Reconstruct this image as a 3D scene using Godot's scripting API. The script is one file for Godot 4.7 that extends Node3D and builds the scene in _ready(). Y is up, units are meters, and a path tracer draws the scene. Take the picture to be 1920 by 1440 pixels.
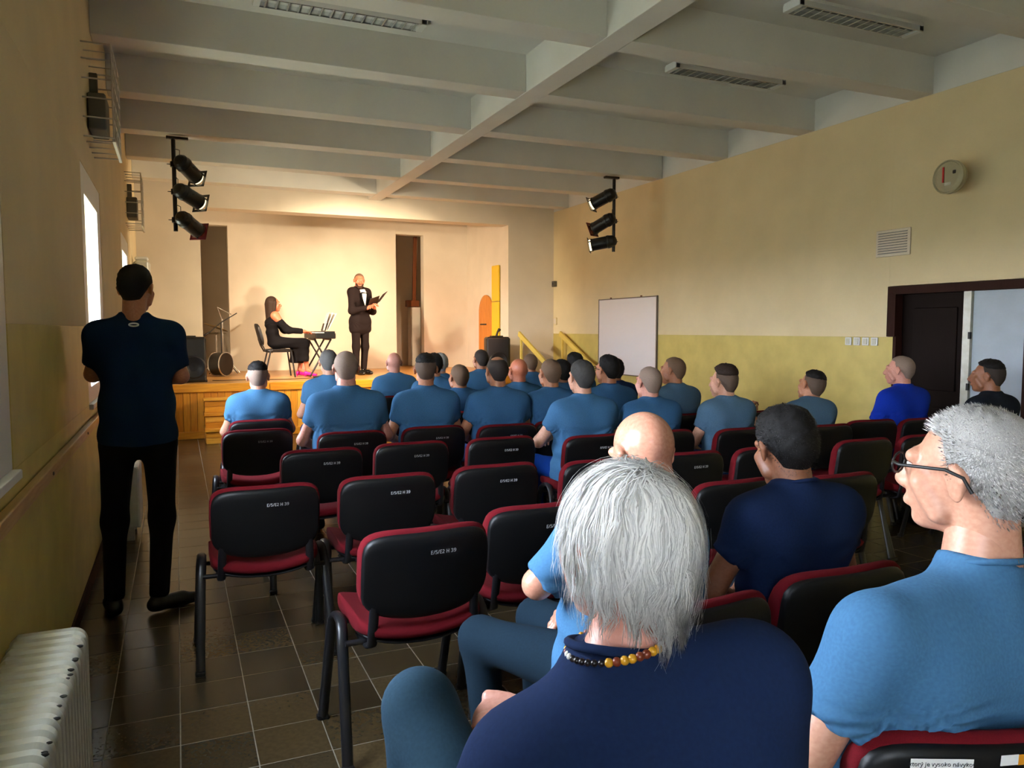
extends Node3D
# A school hall seen from the last rows: audience on red chairs, a pianist and a singer on the wooden stage.
# x to the right, y up, the stage lies towards -z; units are metres.

const WALL_L := -0.505      # inner face of the window wall
const WALL_R := 6.2         # inner face of the door wall
const BEAM_Y := 3.58        # underside of the ceiling beams
const SLAB_Y := 3.9         # underside of the slab
const STAGE_Z := -11.35     # stage front
const STAGE_Y := 0.76       # stage floor
const ARCH_Z := -12.4       # face of the wall with the stage opening
const BACK_Z := -14.5       # back wall of the stage
const REAR_Z := 2.6         # wall behind the camera

var M := {}
var used := {}
var head_cache := {}
var hand_cache := {}
var font: SystemFont

func _ready() -> void:
	# ---- camera -------------------------------------------------------------
	var cam := Camera3D.new()
	cam.name = "camera"
	cam.fov = 53.06
	cam.near = 0.02
	cam.far = 200.0
	add_child(cam)
	cam.position = Vector3(0, 1.5, 0)
	cam.rotation = Vector3(deg_to_rad(-4.04), deg_to_rad(-23.49), 0)
	cam.current = true
	# ---- sky and exposure ---------------------------------------------------
	var sky_mat := ProceduralSkyMaterial.new()
	sky_mat.sky_top_color = Color(0.82, 0.88, 0.96)
	sky_mat.sky_horizon_color = Color(0.95, 0.96, 0.98)
	sky_mat.ground_horizon_color = Color(0.74, 0.76, 0.74)
	sky_mat.ground_bottom_color = Color(0.5, 0.52, 0.48)
	sky_mat.sky_energy_multiplier = 1.0
	var sky := Sky.new()
	sky.sky_material = sky_mat
	var env := Environment.new()
	env.background_mode = Environment.BG_SKY
	env.sky = sky
	env.background_energy_multiplier = 62.0
	env.ambient_light_source = Environment.AMBIENT_SOURCE_DISABLED
	env.tonemap_mode = Environment.TONE_MAPPER_LINEAR
	env.tonemap_exposure = 1.0
	env.sdfgi_enabled = true
	env.ssao_enabled = true
	env.ssil_enabled = true
	var we := WorldEnvironment.new()
	we.name = "environment"
	we.environment = env
	add_child(we)
	# ---- everything else ----------------------------------------------------
	font = SystemFont.new()
	font.font_names = PackedStringArray(["Droid Sans"])
	materials()
	room()
	stage()
	wall_things()
	rigs()
	chairs()
	audience()
	performers()

# ============================================================ mesh helpers
class MB:
	var v := PackedVector3Array()
	var n := PackedVector3Array()
	var c := PackedColorArray()
	var i := PackedInt32Array()
	var use_col := false
	var col := Color(1, 1, 1)
	func vert(p: Vector3, nn: Vector3) -> int:
		v.push_back(p)
		n.push_back(nn)
		if use_col:
			c.push_back(col)
		return v.size() - 1
	func tri(a: int, b: int, d: int) -> void:
		if (v[b] - v[a]).cross(v[d] - v[a]).dot(n[a] + n[b] + n[d]) > 0.0:
			i.push_back(a); i.push_back(d); i.push_back(b)
		else:
			i.push_back(a); i.push_back(b); i.push_back(d)
	func quad(a: int, b: int, d: int, e: int) -> void:
		tri(a, b, d)
		tri(a, d, e)
	func flat_quad(a: Vector3, b: Vector3, d: Vector3, e: Vector3, out: Vector3) -> void:
		var k := v.size()
		for p in [a, b, d, e]:
			vert(p, out)
		quad(k, k + 1, k + 2, k + 3)
	func add(o: MB, t: Transform3D) -> void:
		var k := v.size()
		var nb := t.basis.inverse().transposed()
		for p in o.v:
			v.push_back(t * p)
		for q in o.n:
			n.push_back((nb * q).normalized())
		if use_col:
			for q in o.v.size():
				c.push_back(o.c[q] if o.use_col else col)
		if t.basis.determinant() < 0.0:
			for q in range(0, o.i.size(), 3):
				i.push_back(o.i[q] + k); i.push_back(o.i[q + 2] + k); i.push_back(o.i[q + 1] + k)
		else:
			for q in o.i:
				i.push_back(q + k)
	func mesh() -> ArrayMesh:
		var a := []
		a.resize(Mesh.ARRAY_MAX)
		a[Mesh.ARRAY_VERTEX] = v
		a[Mesh.ARRAY_NORMAL] = n
		if use_col:
			a[Mesh.ARRAY_COLOR] = c
		a[Mesh.ARRAY_INDEX] = i
		var m := ArrayMesh.new()
		m.add_surface_from_arrays(Mesh.PRIMITIVE_TRIANGLES, a)
		return m

# a box with chamfered edges (44 triangles), turned by b
func bx(mb: MB, at: Vector3, size: Vector3, bevel := 0.004, b := Basis()) -> void:
	var h := size * 0.5
	var e := minf(bevel, minf(h.x, minf(h.y, h.z)) * 0.9)
	var k := mb.v.size()
	for s in 8:
		var sg := Vector3(1 if s & 1 else -1, 1 if s & 2 else -1, 1 if s & 4 else -1)
		for ax in 3:
			var p := Vector3(sg.x * (h.x - e), sg.y * (h.y - e), sg.z * (h.z - e))
			p[ax] = sg[ax] * h[ax]
			var nn := Vector3.ZERO
			nn[ax] = sg[ax]
			mb.vert(at + b * p, b * nn)
	for ax in 3:
		var b1 := 1 << ((ax + 1) % 3)
		var b2 := 1 << ((ax + 2) % 3)
		for side in 2:
			var o := (1 << ax) * side
			mb.quad(k + o * 3 + ax, k + (o | b1) * 3 + ax, k + (o | b1 | b2) * 3 + ax, k + (o | b2) * 3 + ax)
		# edges along ax
		var a1 := (ax + 1) % 3
		var a2 := (ax + 2) % 3
		for q in 4:
			var o2 := (b1 if q & 1 else 0) | (b2 if q & 2 else 0)
			var o3 := o2 | (1 << ax)
			mb.quad(k + o2 * 3 + a1, k + o3 * 3 + a1, k + o3 * 3 + a2, k + o2 * 3 + a2)
	for s in 8:
		mb.tri(k + s * 3, k + s * 3 + 1, k + s * 3 + 2)

func frame_for(d: Vector3) -> Basis:
	var up := Vector3.UP if absf(d.y) < 0.9 else Vector3.RIGHT
	var x := up.cross(d).normalized()
	return Basis(x, d.cross(x).normalized(), d)

# a tube through pts; r is a number or an array; flat squeezes it along the second axis of its frame
func tube(mb: MB, pts: Array, r, seg := 8, flat := 1.0, caps := true) -> void:
	var rings := []
	var fr := Basis()
	for k in pts.size():
		var d: Vector3 = (pts[mini(k + 1, pts.size() - 1)] - pts[maxi(k - 1, 0)]).normalized()
		if k == 0:
			fr = frame_for(d)
		else:
			var x := (fr.x - d * fr.x.dot(d)).normalized()
			fr = Basis(x, d.cross(x).normalized(), d)
		var rr: float = r[k] if r is Array else r
		var ring := []
		for q in seg:
			var a := TAU * q / seg
			var o := fr.x * cos(a) + fr.y * sin(a) * flat
			ring.append(mb.vert(pts[k] + o * rr, (fr.x * cos(a) * flat + fr.y * sin(a)).normalized()))
		rings.append(ring)
	for k in pts.size() - 1:
		for q in seg:
			mb.quad(rings[k][q], rings[k][(q + 1) % seg], rings[k + 1][(q + 1) % seg], rings[k + 1][q])
	if caps:
		for e in 2:
			var at: int = 0 if e == 0 else pts.size() - 1
			var d2: Vector3 = (pts[0] - pts[1]).normalized() if e == 0 else (pts[-1] - pts[-2]).normalized()
			var mid := mb.vert(pts[at], d2)
			var rim := []
			for q in seg:
				rim.append(mb.vert(mb.v[rings[at][q]], d2))
			for q in seg:
				mb.tri(mid, rim[q], rim[(q + 1) % seg])

# profile of Vector2(radius, height) turned round the y axis of t
func lathe(mb: MB, prof: Array, seg := 20, t := Transform3D()) -> void:
	var o := MB.new()
	for k in prof.size() - 1:
		var a: Vector2 = prof[k]
		var b: Vector2 = prof[k + 1]
		var nn := Vector2(b.y - a.y, a.x - b.x).normalized()
		var base := o.v.size()
		for q in seg:
			var w := TAU * q / seg
			var d := Vector3(cos(w), 0, sin(w))
			o.vert(d * a.x + Vector3.UP * a.y, d * nn.x + Vector3.UP * nn.y)
			o.vert(d * b.x + Vector3.UP * b.y, d * nn.x + Vector3.UP * nn.y)
		for q in seg:
			var e := (q + 1) % seg
			if a.x > 1e-5:
				o.tri(base + q * 2, base + e * 2, base + e * 2 + 1)
			if b.x > 1e-5:
				o.tri(base + q * 2, base + e * 2 + 1, base + q * 2 + 1)
	mb.add(o, t)

# rings of points joined to one smooth surface
func loft(mb: MB, rings: Array, wrap := true, cap0 := false, cap1 := false) -> void:
	var nu: int = rings[0].size()
	var nv := rings.size()
	var k := mb.v.size()
	for a in nv:
		var mid := Vector3.ZERO
		for p in rings[a]:
			mid += p / nu
		for q in nu:
			var qa := (q + nu - 1) % nu if wrap else maxi(q - 1, 0)
			var qb := (q + 1) % nu if wrap else mini(q + 1, nu - 1)
			var du: Vector3 = rings[a][qb] - rings[a][qa]
			var dv: Vector3 = rings[mini(a + 1, nv - 1)][q] - rings[maxi(a - 1, 0)][q]
			var nn := du.cross(dv).normalized()
			if wrap and nn.dot(rings[a][q] - mid) < 0.0:
				nn = -nn
			mb.vert(rings[a][q], nn)
	for a in nv - 1:
		for q in (nu if wrap else nu - 1):
			var e := (q + 1) % nu
			mb.quad(k + a * nu + q, k + a * nu + e, k + (a + 1) * nu + e, k + (a + 1) * nu + q)
	for side in 2:
		if (cap0 if side == 0 else cap1):
			var ring: Array = rings[0] if side == 0 else rings[-1]
			var other: Array = rings[1] if side == 0 else rings[-2]
			var m1 := Vector3.ZERO
			var m2 := Vector3.ZERO
			for q in nu:
				m1 += ring[q] / nu
				m2 += other[q] / nu
			var nn2 := (m1 - m2).normalized()
			var b := mb.v.size()
			mb.vert(m1, nn2)
			for p in ring:
				mb.vert(p, nn2)
			for q in nu:
				mb.tri(b, b + 1 + q, b + 1 + (q + 1) % nu)

# a polygon in the xy plane of t, extruded along its z by depth (centred), edges softened by bevel
func prism(mb: MB, poly: PackedVector2Array, depth: float, t := Transform3D(), bevel := 0.0) -> void:
	var o := MB.new()
	var inner := poly
	if bevel > 0.0:
		var off := Geometry2D.offset_polygon(poly, -bevel)
		if off.size() == 1 and off[0].size() >= 3:
			inner = off[0]
	var tris := Geometry2D.triangulate_polygon(inner)
	for s in [-1.0, 1.0]:
		var k := o.v.size()
		for p in inner:
			o.vert(Vector3(p.x, p.y, s * depth * 0.5), Vector3(0, 0, s))
		for q in range(0, tris.size(), 3):
			o.tri(k + tris[q], k + tris[q + 1], k + tris[q + 2])
	var area := 0.0
	for q in poly.size():
		area += poly[q].cross(poly[(q + 1) % poly.size()])
	var cw := -signf(area)
	var h := depth * 0.5 - bevel
	for q in poly.size():
		var a := poly[q]
		var b := poly[(q + 1) % poly.size()]
		var nn := Vector3(-(b.y - a.y), b.x - a.x, 0).normalized() * cw
		o.flat_quad(Vector3(a.x, a.y, -h), Vector3(b.x, b.y, -h), Vector3(b.x, b.y, h), Vector3(a.x, a.y, h), nn)
	if bevel > 0.0 and inner.size() == poly.size():
		var shift := 0
		var best := 1e9
		for q in inner.size():
			if inner[q].distance_to(poly[0]) < best:
				best = inner[q].distance_to(poly[0])
				shift = q
		for s in [-1.0, 1.0]:
			for q in poly.size():
				var a := poly[q]
				var b := poly[(q + 1) % poly.size()]
				var ia := inner[(q + shift) % inner.size()]
				var ib := inner[(q + 1 + shift) % inner.size()]
				var nn := (Vector3(-(b.y - a.y), b.x - a.x, 0).normalized() * cw + Vector3(0, 0, s)).normalized()
				o.flat_quad(Vector3(a.x, a.y, s * h), Vector3(b.x, b.y, s * h), Vector3(ib.x, ib.y, s * depth * 0.5), Vector3(ia.x, ia.y, s * depth * 0.5), nn)
	mb.add(o, t)

func ball(mb: MB, at: Vector3, r: Vector3, seg := 10, b := Basis()) -> void:
	var rows := seg / 2 + 1
	var k := mb.v.size()
	for a in rows + 1:
		var th := PI * a / rows
		for q in seg:
			var ph := TAU * q / seg
			var d := Vector3(sin(th) * cos(ph), cos(th), sin(th) * sin(ph))
			mb.vert(at + b * (d * r), (b * (d / r)).normalized())
	for a in rows:
		for q in seg:
			var e := (q + 1) % seg
			if a > 0:
				mb.tri(k + a * seg + q, k + a * seg + e, k + (a + 1) * seg + e)
			if a < rows - 1:
				mb.tri(k + a * seg + q, k + (a + 1) * seg + e, k + (a + 1) * seg + q)

# ============================================================ scene helpers
func numbered(called: String) -> String:
	var k: int = used.get(called, 0)
	used[called] = k + 1
	return called if k == 0 else "%s_%03d" % [called, k]

func tag(o: Node3D, label: String, category: String, group := "") -> Node3D:
	o.set_meta("label", label)
	o.set_meta("category", category)
	if group:
		o.set_meta("group", group)
	return o

func thing(called: String, label: String, category: String, at := Vector3.ZERO, turn := 0.0, group := "") -> Node3D:
	var o := Node3D.new()
	o.name = numbered(called)
	add_child(o)
	o.position = at
	o.rotation.y = turn
	return tag(o, label, category, group)

func part(called: String, mb: MB, m: Material, parent: Node3D = self) -> MeshInstance3D:
	return put(called, mb.mesh(), m, parent)

func put(called: String, mesh: Mesh, m: Material, parent: Node3D = self) -> MeshInstance3D:
	var o := MeshInstance3D.new()
	o.mesh = mesh
	o.material_override = m
	o.name = numbered(called) if parent == self else called
	parent.add_child(o, true)
	return o

func struct(called: String, mb: MB, m: Material) -> MeshInstance3D:
	var o := part(called, mb, m)
	o.set_meta("kind", "structure")
	return o

func one_box(at: Vector3, size: Vector3, bevel := 0.004, b := Basis()) -> MB:
	var mb := MB.new()
	bx(mb, at, size, bevel, b)
	return mb

func slab(x0: float, x1: float, y0: float, y1: float, z0: float, z1: float, bevel := 0.0015) -> MB:
	return one_box(Vector3(x0 + x1, y0 + y1, z0 + z1) * 0.5, Vector3(absf(x1 - x0), absf(y1 - y0), absf(z1 - z0)), bevel)

func lettering(parent: Node3D, words: String, height: float, at: Vector3, b: Basis, m: Material, called := "lettering") -> void:
	var tm := TextMesh.new()
	tm.text = words
	tm.font = font
	tm.font_size = 32
	tm.pixel_size = height / 24.0
	tm.depth = 0.0006
	tm.curve_step = 4.0
	var o := put(called, tm, m, parent)
	o.transform = Transform3D(b, at)

# ============================================================ materials
func noise_tex(freq: float, a: Color, b: Color, seed_ := 1, octaves := 4, size := 256, type := FastNoiseLite.TYPE_SIMPLEX_SMOOTH) -> NoiseTexture2D:
	var f := FastNoiseLite.new()
	f.seed = seed_
	f.frequency = freq
	f.noise_type = type
	f.fractal_octaves = octaves
	var g := Gradient.new()
	g.set_color(0, a)
	g.set_color(1, b)
	var t := NoiseTexture2D.new()
	t.width = size
	t.height = size
	t.seamless = true
	t.noise = f
	t.color_ramp = g
	return t

func bump_tex(freq: float, seed_ := 5, octaves := 3) -> NoiseTexture2D:
	return noise_tex(freq, Color.BLACK, Color.WHITE, seed_, octaves)

func mat(c: Color, rough := 0.8, spec := 0.5, metal := 0.0) -> StandardMaterial3D:
	var m := StandardMaterial3D.new()
	m.albedo_color = c
	m.roughness = rough
	m.metallic_specular = spec
	m.metallic = metal
	return m

func mottled(m: StandardMaterial3D, tex: Texture2D, scale: Vector3) -> StandardMaterial3D:
	m.albedo_texture = tex
	m.uv1_triplanar = true
	m.uv1_world_triplanar = true
	m.uv1_scale = scale
	return m

func relief(m: StandardMaterial3D, tex: Texture2D, cm: float) -> StandardMaterial3D:
	m.heightmap_enabled = true
	m.heightmap_texture = tex
	m.heightmap_scale = cm
	m.uv1_triplanar = true
	return m

func rgb8(r: int, g: int, b: int) -> Color:
	return Color(r / 255.0, g / 255.0, b / 255.0)

func materials() -> void:
	var plaster := noise_tex(0.012, Color(0.955, 0.955, 0.95), Color(1, 1, 1), 3, 5)
	var grime := noise_tex(0.02, Color(0.9, 0.895, 0.88), Color(1, 1, 1), 8, 5)
	var speck := noise_tex(0.05, Color(0.84, 0.84, 0.84), Color(1, 1, 1), 11, 4)
	var grain := noise_tex(0.03, Color(0.87, 0.79, 0.68), Color(1, 1, 1), 21, 5)
	var weave := bump_tex(0.28, 4, 2)
	var lumps := bump_tex(0.05, 14, 3)
	M.ceil = mottled(mat(rgb8(222, 222, 218), 0.9), plaster, Vector3.ONE * 0.35)
	M.white_wall = mottled(mat(rgb8(222, 212, 196), 0.9), plaster, Vector3.ONE * 0.4)
	M.cream = mottled(mat(rgb8(226, 209, 168), 0.88), plaster, Vector3.ONE * 0.4)
	M.dado = mottled(mat(rgb8(208, 190, 108), 0.5), grime, Vector3.ONE * 0.6)
	M.grout = mottled(mat(rgb8(150, 142, 128), 0.8), speck, Vector3.ONE * 2.0)
	M.tiles = []
	for k in 5:
		M.tiles.append(mottled(mat([rgb8(72, 59, 38), rgb8(80, 65, 42), rgb8(64, 52, 34), rgb8(86, 71, 47), rgb8(69, 58, 40)][k], 0.27, 0.45), speck, Vector3.ONE * (2.5 + 0.3 * k)))
	M.pine_v = []
	M.pine_h = []
	for k in 4:
		var c: Color = [rgb8(222, 158, 52), rgb8(210, 144, 44), rgb8(230, 170, 66), rgb8(200, 134, 40)][k]
		M.pine_v.append(mottled(mat(c, 0.38), grain, Vector3(4.0, 0.35, 4.0) * (1.0 + 0.13 * k)))
		M.pine_h.append(mottled(mat(c, 0.33), grain, Vector3(0.35, 4.0, 4.0) * (1.0 + 0.13 * k)))
	M.stage_floor = []
	for k in 3:
		M.stage_floor.append(mottled(mat([rgb8(206, 158, 92), rgb8(198, 150, 84), rgb8(214, 166, 100)][k], 0.3), grain, Vector3(0.35, 4.0, 4.0) * (1.0 + 0.2 * k)))
	M.rail_wood = mottled(mat(rgb8(204, 172, 120), 0.4), grain, Vector3(5, 5, 0.4))
	M.dark_wood = mottled(mat(rgb8(50, 25, 20), 0.7, 0.3), grain, Vector3(5, 0.4, 5))
	M.doorway_dark = mottled(mat(rgb8(24, 14, 12), 0.75, 0.3), grain, Vector3(5, 0.4, 5))  # near-black brown: the darkness of the doorway is put into this colour
	M.brown_wood = mottled(mat(rgb8(120, 66, 26), 0.5), grain, Vector3(5, 0.4, 5))
	M.arch_wood = mottled(mat(rgb8(214, 140, 52), 0.5), grain, Vector3(5, 0.4, 5))
	M.yellow = mat(rgb8(232, 190, 40), 0.5)
	M.yellow_rail = mat(rgb8(212, 188, 92), 0.4)
	M.enamel = mottled(mat(rgb8(208, 210, 202), 0.3), noise_tex(0.03, Color(0.9, 0.89, 0.84), Color(1, 1, 1), 31, 4), Vector3.ONE * 1.2)
	M.chip = mat(rgb8(46, 46, 44), 0.7)
	M.white_paint = mat(rgb8(226, 228, 226), 0.35)
	M.frame_paint = mat(rgb8(214, 216, 214), 0.4)
	M.wire = mat(rgb8(196, 190, 178), 0.5)
	M.dusk_grey = mat(rgb8(92, 88, 80), 0.7)
	M.glass = mat(Color(0.9, 0.95, 1.0, 0.08), 0.02)
	M.glass.transparency = BaseMaterial3D.TRANSPARENCY_ALPHA
	M.chair_black = relief(mat(rgb8(12, 12, 13), 0.45, 0.38), lumps, 0.02)
	M.chair_black.uv1_scale = Vector3.ONE * 12.0
	M.metal_black = mat(rgb8(22, 22, 25), 0.35)
	M.red = relief(mottled(mat(rgb8(110, 15, 26), 0.95, 0.3), noise_tex(0.2, Color(0.75, 0.75, 0.75), Color(1, 1, 1), 41, 2), Vector3.ONE * 8.0), weave, 0.04)
	M.mark = mat(rgb8(196, 198, 200), 0.7)
	M.black = mat(rgb8(14, 14, 15), 0.5)
	M.par = mat(rgb8(18, 17, 17), 0.38)
	M.chrome = mat(rgb8(200, 200, 202), 0.25, 0.5, 0.9)
	M.louvre = mat(rgb8(232, 234, 236), 0.12, 0.5, 0.95)
	M.vent_slat = mat(rgb8(168, 166, 162), 0.5)
	M.tube = mat(rgb8(225, 228, 228), 0.4)
	M.lamp_glow = mat(rgb8(255, 240, 205), 0.4)
	M.lamp_glow.emission_enabled = true
	M.lamp_glow.emission = rgb8(255, 232, 180)
	M.lamp_glow.emission_energy_multiplier = 3.0
	M.gel_red = mat(Color(0.62, 0.05, 0.06, 0.6), 0.3)
	M.gel_red.transparency = BaseMaterial3D.TRANSPARENCY_ALPHA
	M.gel_frame_red = mat(rgb8(96, 14, 22), 0.5)
	M.board = mat(rgb8(226, 224, 226), 0.3)
	M.alu = mat(rgb8(120, 112, 106), 0.4, 0.5, 0.6)
	M.paper = mat(rgb8(232, 230, 224), 0.8)
	M.door_grey = mottled(mat(rgb8(168, 180, 192), 0.5), plaster, Vector3.ONE)
	M.drum = mat(rgb8(11, 12, 14), 0.4)
	# cloth
	for q in [["blue_a", rgb8(72, 117, 155)], ["blue_b", rgb8(66, 109, 148)], ["blue_c", rgb8(60, 101, 141)], ["slate", rgb8(86, 116, 142)], ["royal", rgb8(22, 54, 170)], ["navy", rgb8(26, 42, 76)], ["guard", rgb8(18, 42, 72)], ["jeans", rgb8(42, 66, 82)], ["dark_jeans", rgb8(24, 40, 52)], ["trouser_blue", rgb8(36, 62, 110)], ["work_blue", rgb8(28, 84, 190)], ["charcoal", rgb8(24, 30, 40)], ["tux", rgb8(34, 26, 26)], ["dress", rgb8(20, 19, 22)], ["black_cloth", rgb8(11, 11, 14)]]:
		var m := mottled(mat(q[1], 0.95, 0.25), noise_tex(0.15, Color(0.86, 0.86, 0.86), Color(1, 1, 1), 51, 3), Vector3.ONE * 3.0) if not M.has("cloth_tex") else mottled(mat(q[1], 0.95, 0.25), M.cloth_tex, Vector3.ONE * 3.0)
		if not M.has("cloth_tex"):
			M.cloth_tex = m.albedo_texture
		relief(m, weave, 0.012)
		M[q[0]] = m
	M.white_cloth = mat(rgb8(232, 230, 226), 0.9)
	# skin and hair
	var pores := noise_tex(0.06, Color(0.88, 0.8, 0.78), Color(1, 1, 1), 61, 4)
	for q in [["skin", rgb8(206, 158, 132)], ["skin_pink", rgb8(212, 156, 138)], ["skin_tan", rgb8(178, 124, 92)], ["skin_brown", rgb8(146, 100, 74)], ["skin_red", rgb8(198, 122, 92)]]:
		var m2 := mottled(mat(q[1], 0.42, 0.45), pores, Vector3.ONE * 5.0)
		m2.uv1_world_triplanar = true
		M[q[0]] = m2
	M.skin_bald = mottled(mat(rgb8(214, 158, 132), 0.26, 0.5), pores, Vector3.ONE * 5.0)
	var hairs := noise_tex(0.2, Color(0.6, 0.6, 0.6), Color(1, 1, 1), 71, 3)
	for q in [["hair_black", rgb8(26, 23, 22)], ["hair_brown", rgb8(58, 42, 32)], ["hair_grey", rgb8(122, 120, 118)], ["hair_dark_grey", rgb8(78, 76, 74)], ["hair_white", rgb8(205, 205, 202)], ["hair_pale", rgb8(200, 197, 192)], ["stubble_dark", rgb8(112, 92, 78)], ["stubble_brown", rgb8(134, 106, 84)], ["stubble_grey", rgb8(170, 146, 130)], ["stubble_deep", rgb8(70, 60, 54)], ["beard", rgb8(60, 40, 30)]]:
		M[q[0]] = relief(mottled(mat(q[1], 0.7, 0.35), hairs, Vector3(9, 3, 9)), weave, 0.15)
	M.strand = mat(Color(1, 1, 1), 0.42, 0.5)
	M.strand.vertex_color_use_as_albedo = true
	M.eye_white = mat(rgb8(230, 226, 220), 0.2)
	M.eye_dark = mat(rgb8(24, 18, 14), 0.2)
	M.lips = mat(rgb8(168, 92, 84), 0.5)
	M.magenta = mat(rgb8(214, 22, 140), 0.4)
	M.leather = mat(rgb8(13, 12, 12), 0.3)
	M.bead_yellow = mat(rgb8(206, 150, 34), 0.35)
	M.bead_brown = mat(rgb8(122, 52, 30), 0.35)
	M.bead_black = mat(rgb8(26, 20, 20), 0.3)
	M.bead_white = mat(rgb8(214, 210, 200), 0.35)
	M.orange_label = mat(rgb8(214, 140, 26), 0.6)
	M.scale_needle = mat(rgb8(190, 20, 24), 0.5)
	M.clear_dial = mat(rgb8(176, 168, 140), 0.2)

# ============================================================ the room
const WINDOWS := [[0.40, 1.60], [-2.95, -1.50], [-6.60, -5.33], [-10.25, -8.98]]
const SILL_Y := 1.04
const HEAD_Y := 2.52

func room() -> void:
	# floor: tiles on a bed of grout
	var fl := struct("floor", slab(WALL_L - 0.3, WALL_R + 0.3, -0.2, -0.0011, ARCH_Z, REAR_Z + 0.2), M.grout)
	var rng := RandomNumberGenerator.new()
	rng.seed = 7
	var tile := one_box(Vector3.ZERO, Vector3(0.2468, 0.012, 0.2468), 0.0015).mesh()
	var rest := MB.new()
	for ix in range(-1, 28):
		for iz in range(0, 60):
			var c := Vector3(-0.405 + 0.25 * ix + 0.0, -0.006, 2.435 - 0.25 * iz)
			if c.x > WALL_R + 0.1 or c.z < STAGE_Z - 0.1 or c.z > REAR_Z:
				continue
			var b := Basis.from_euler(Vector3(rng.randf_range(-0.004, 0.004), 0, rng.randf_range(-0.004, 0.004)))
			if c.x < 1.2 and c.z < -1.5 and c.z > -10.85:
				var o := put("tile", tile, M.tiles[rng.randi() % 5], fl)
				o.transform = Transform3D(b, c)
			else:
				bx(rest, c, Vector3(0.2468, 0.012, 0.2468), 0.0015, b)
	part("tile_field", rest, M.tiles[0], fl).set_meta("kind", "stuff")
	# window wall, with openings
	var up := MB.new()
	var low := MB.new()
	var x0 := WALL_L - 0.36
	var edges := [REAR_Z]
	for w in WINDOWS:
		edges.append(w[1])
		edges.append(w[0])
	edges.append(-15.7)
	edges.sort()
	edges.reverse()
	low = slab(x0, WALL_L, -0.2, SILL_Y, -15.7, REAR_Z)
	up = slab(x0, WALL_L, HEAD_Y, SLAB_Y + 0.3, -15.7, REAR_Z)
	for k in range(0, edges.size(), 2):
		bx(low, Vector3((x0 + WALL_L) / 2, (SILL_Y + 1.52) / 2, (edges[k] + edges[k + 1]) / 2), Vector3(WALL_L - x0, 1.52 - SILL_Y, edges[k] - edges[k + 1]), 0.001)
		bx(up, Vector3((x0 + WALL_L) / 2, (HEAD_Y + 1.52) / 2, (edges[k] + edges[k + 1]) / 2), Vector3(WALL_L - x0, HEAD_Y - 1.52, edges[k] - edges[k + 1]), 0.001)
	var wl := struct("wall_left", up, M.cream)
	part("lower_paint", low, M.dado, wl)
	struct("baseboard_left", slab(WALL_L, WALL_L + 0.012, 0.0, 0.08, STAGE_Z, REAR_Z), M.dark_wood)
	for k in WINDOWS.size():
		window(k + 1, WINDOWS[k][0], WINDOWS[k][1])
	# door wall
	var wr := struct("wall_right", slab(WALL_R, WALL_R + 0.3, 1.43, BEAM_Y, -15.7, -5.3), M.cream)
	var more := slab(WALL_R, WALL_R + 0.3, 1.43, BEAM_Y, -3.85, REAR_Z)
	bx(more, Vector3(WALL_R + 0.15, (1.91 + BEAM_Y) / 2, -4.575), Vector3(0.3, BEAM_Y - 1.91, 1.45), 0.001)
	part("upper_paint", more, M.cream, wr)
	var da := slab(WALL_R, WALL_R + 0.3, -0.2, 1.43, -15.7, -5.23)
	bx(da, Vector3(WALL_R + 0.15, 0.615, (-3.92 + REAR_Z) / 2), Vector3(0.3, 1.63, 3.92 + REAR_Z), 0.001)
	part("lower_paint", da, M.dado, wr)
	part("white_band", slab(WALL_R - 0.002, WALL_R + 0.3, BEAM_Y, SLAB_Y + 0.3, -12.5, REAR_Z), M.ceil, wr)
	# rear wall behind the last row
	struct("wall_rear", slab(WALL_L - 0.36, WALL_R + 0.3, -0.2, SLAB_Y + 0.3, REAR_Z, REAR_Z + 0.3), M.cream)
	# ceiling
	var ce := struct("ceiling", slab(WALL_L - 0.1, WALL_R + 0.1, SLAB_Y, SLAB_Y + 0.25, ARCH_Z - 0.2, REAR_Z + 0.1), M.ceil)
	var z := 2.02
	while z > -12.2:
		for s in [[WALL_L, 2.87], [3.08, WALL_R]]:
			part("cross_beam", slab(s[0], s[1], BEAM_Y, SLAB_Y + 0.02, z - 0.23, z, 0.006), M.ceil, ce)
		z -= 1.385
	part("spine_beam", slab(2.87, 3.08, BEAM_Y - 0.002, SLAB_Y + 0.02, ARCH_Z, REAR_Z, 0.006), M.ceil, ce)
	# wall with the stage opening
	var sa := slab(WALL_L, 0.355, 0.0, SLAB_Y + 0.02, ARCH_Z - 0.3, ARCH_Z)
	bx(sa, Vector3(5.76, SLAB_Y / 2, ARCH_Z - 0.15), Vector3(0.88, SLAB_Y + 0.02, 0.3), 0.001)
	bx(sa, Vector3(2.8375, (3.31 + SLAB_Y) / 2, ARCH_Z - 0.15), Vector3(4.965, SLAB_Y - 3.31, 0.3), 0.001)
	struct("wall_front", sa, M.white_wall)
	# the room behind the opening
	var sb := slab(0.86, 3.88, STAGE_Y + 0.001, 3.7, BACK_Z - 0.2, BACK_Z)
	bx(sb, Vector3(4.9, 2.23, BACK_Z - 0.1), Vector3(0.94, 2.94, 0.2), 0.001)
	bx(sb, Vector3(4.155, 3.5, BACK_Z - 0.1), Vector3(0.55, 0.36, 0.2), 0.001)
	bx(sb, Vector3(0.5, 3.5, BACK_Z - 0.1), Vector3(0.72, 0.36, 0.2), 0.001)
	struct("wall_back", sb, M.white_wall)
	struct("wall_alcove", slab(0.15, 5.53, STAGE_Y - 0.76, 3.7, -15.75, -15.55), M.white_wall)
	struct("wall_stage_right", slab(5.325, 5.525, STAGE_Y - 0.76, 3.7, -15.55, ARCH_Z - 0.3), M.white_wall)
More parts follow.
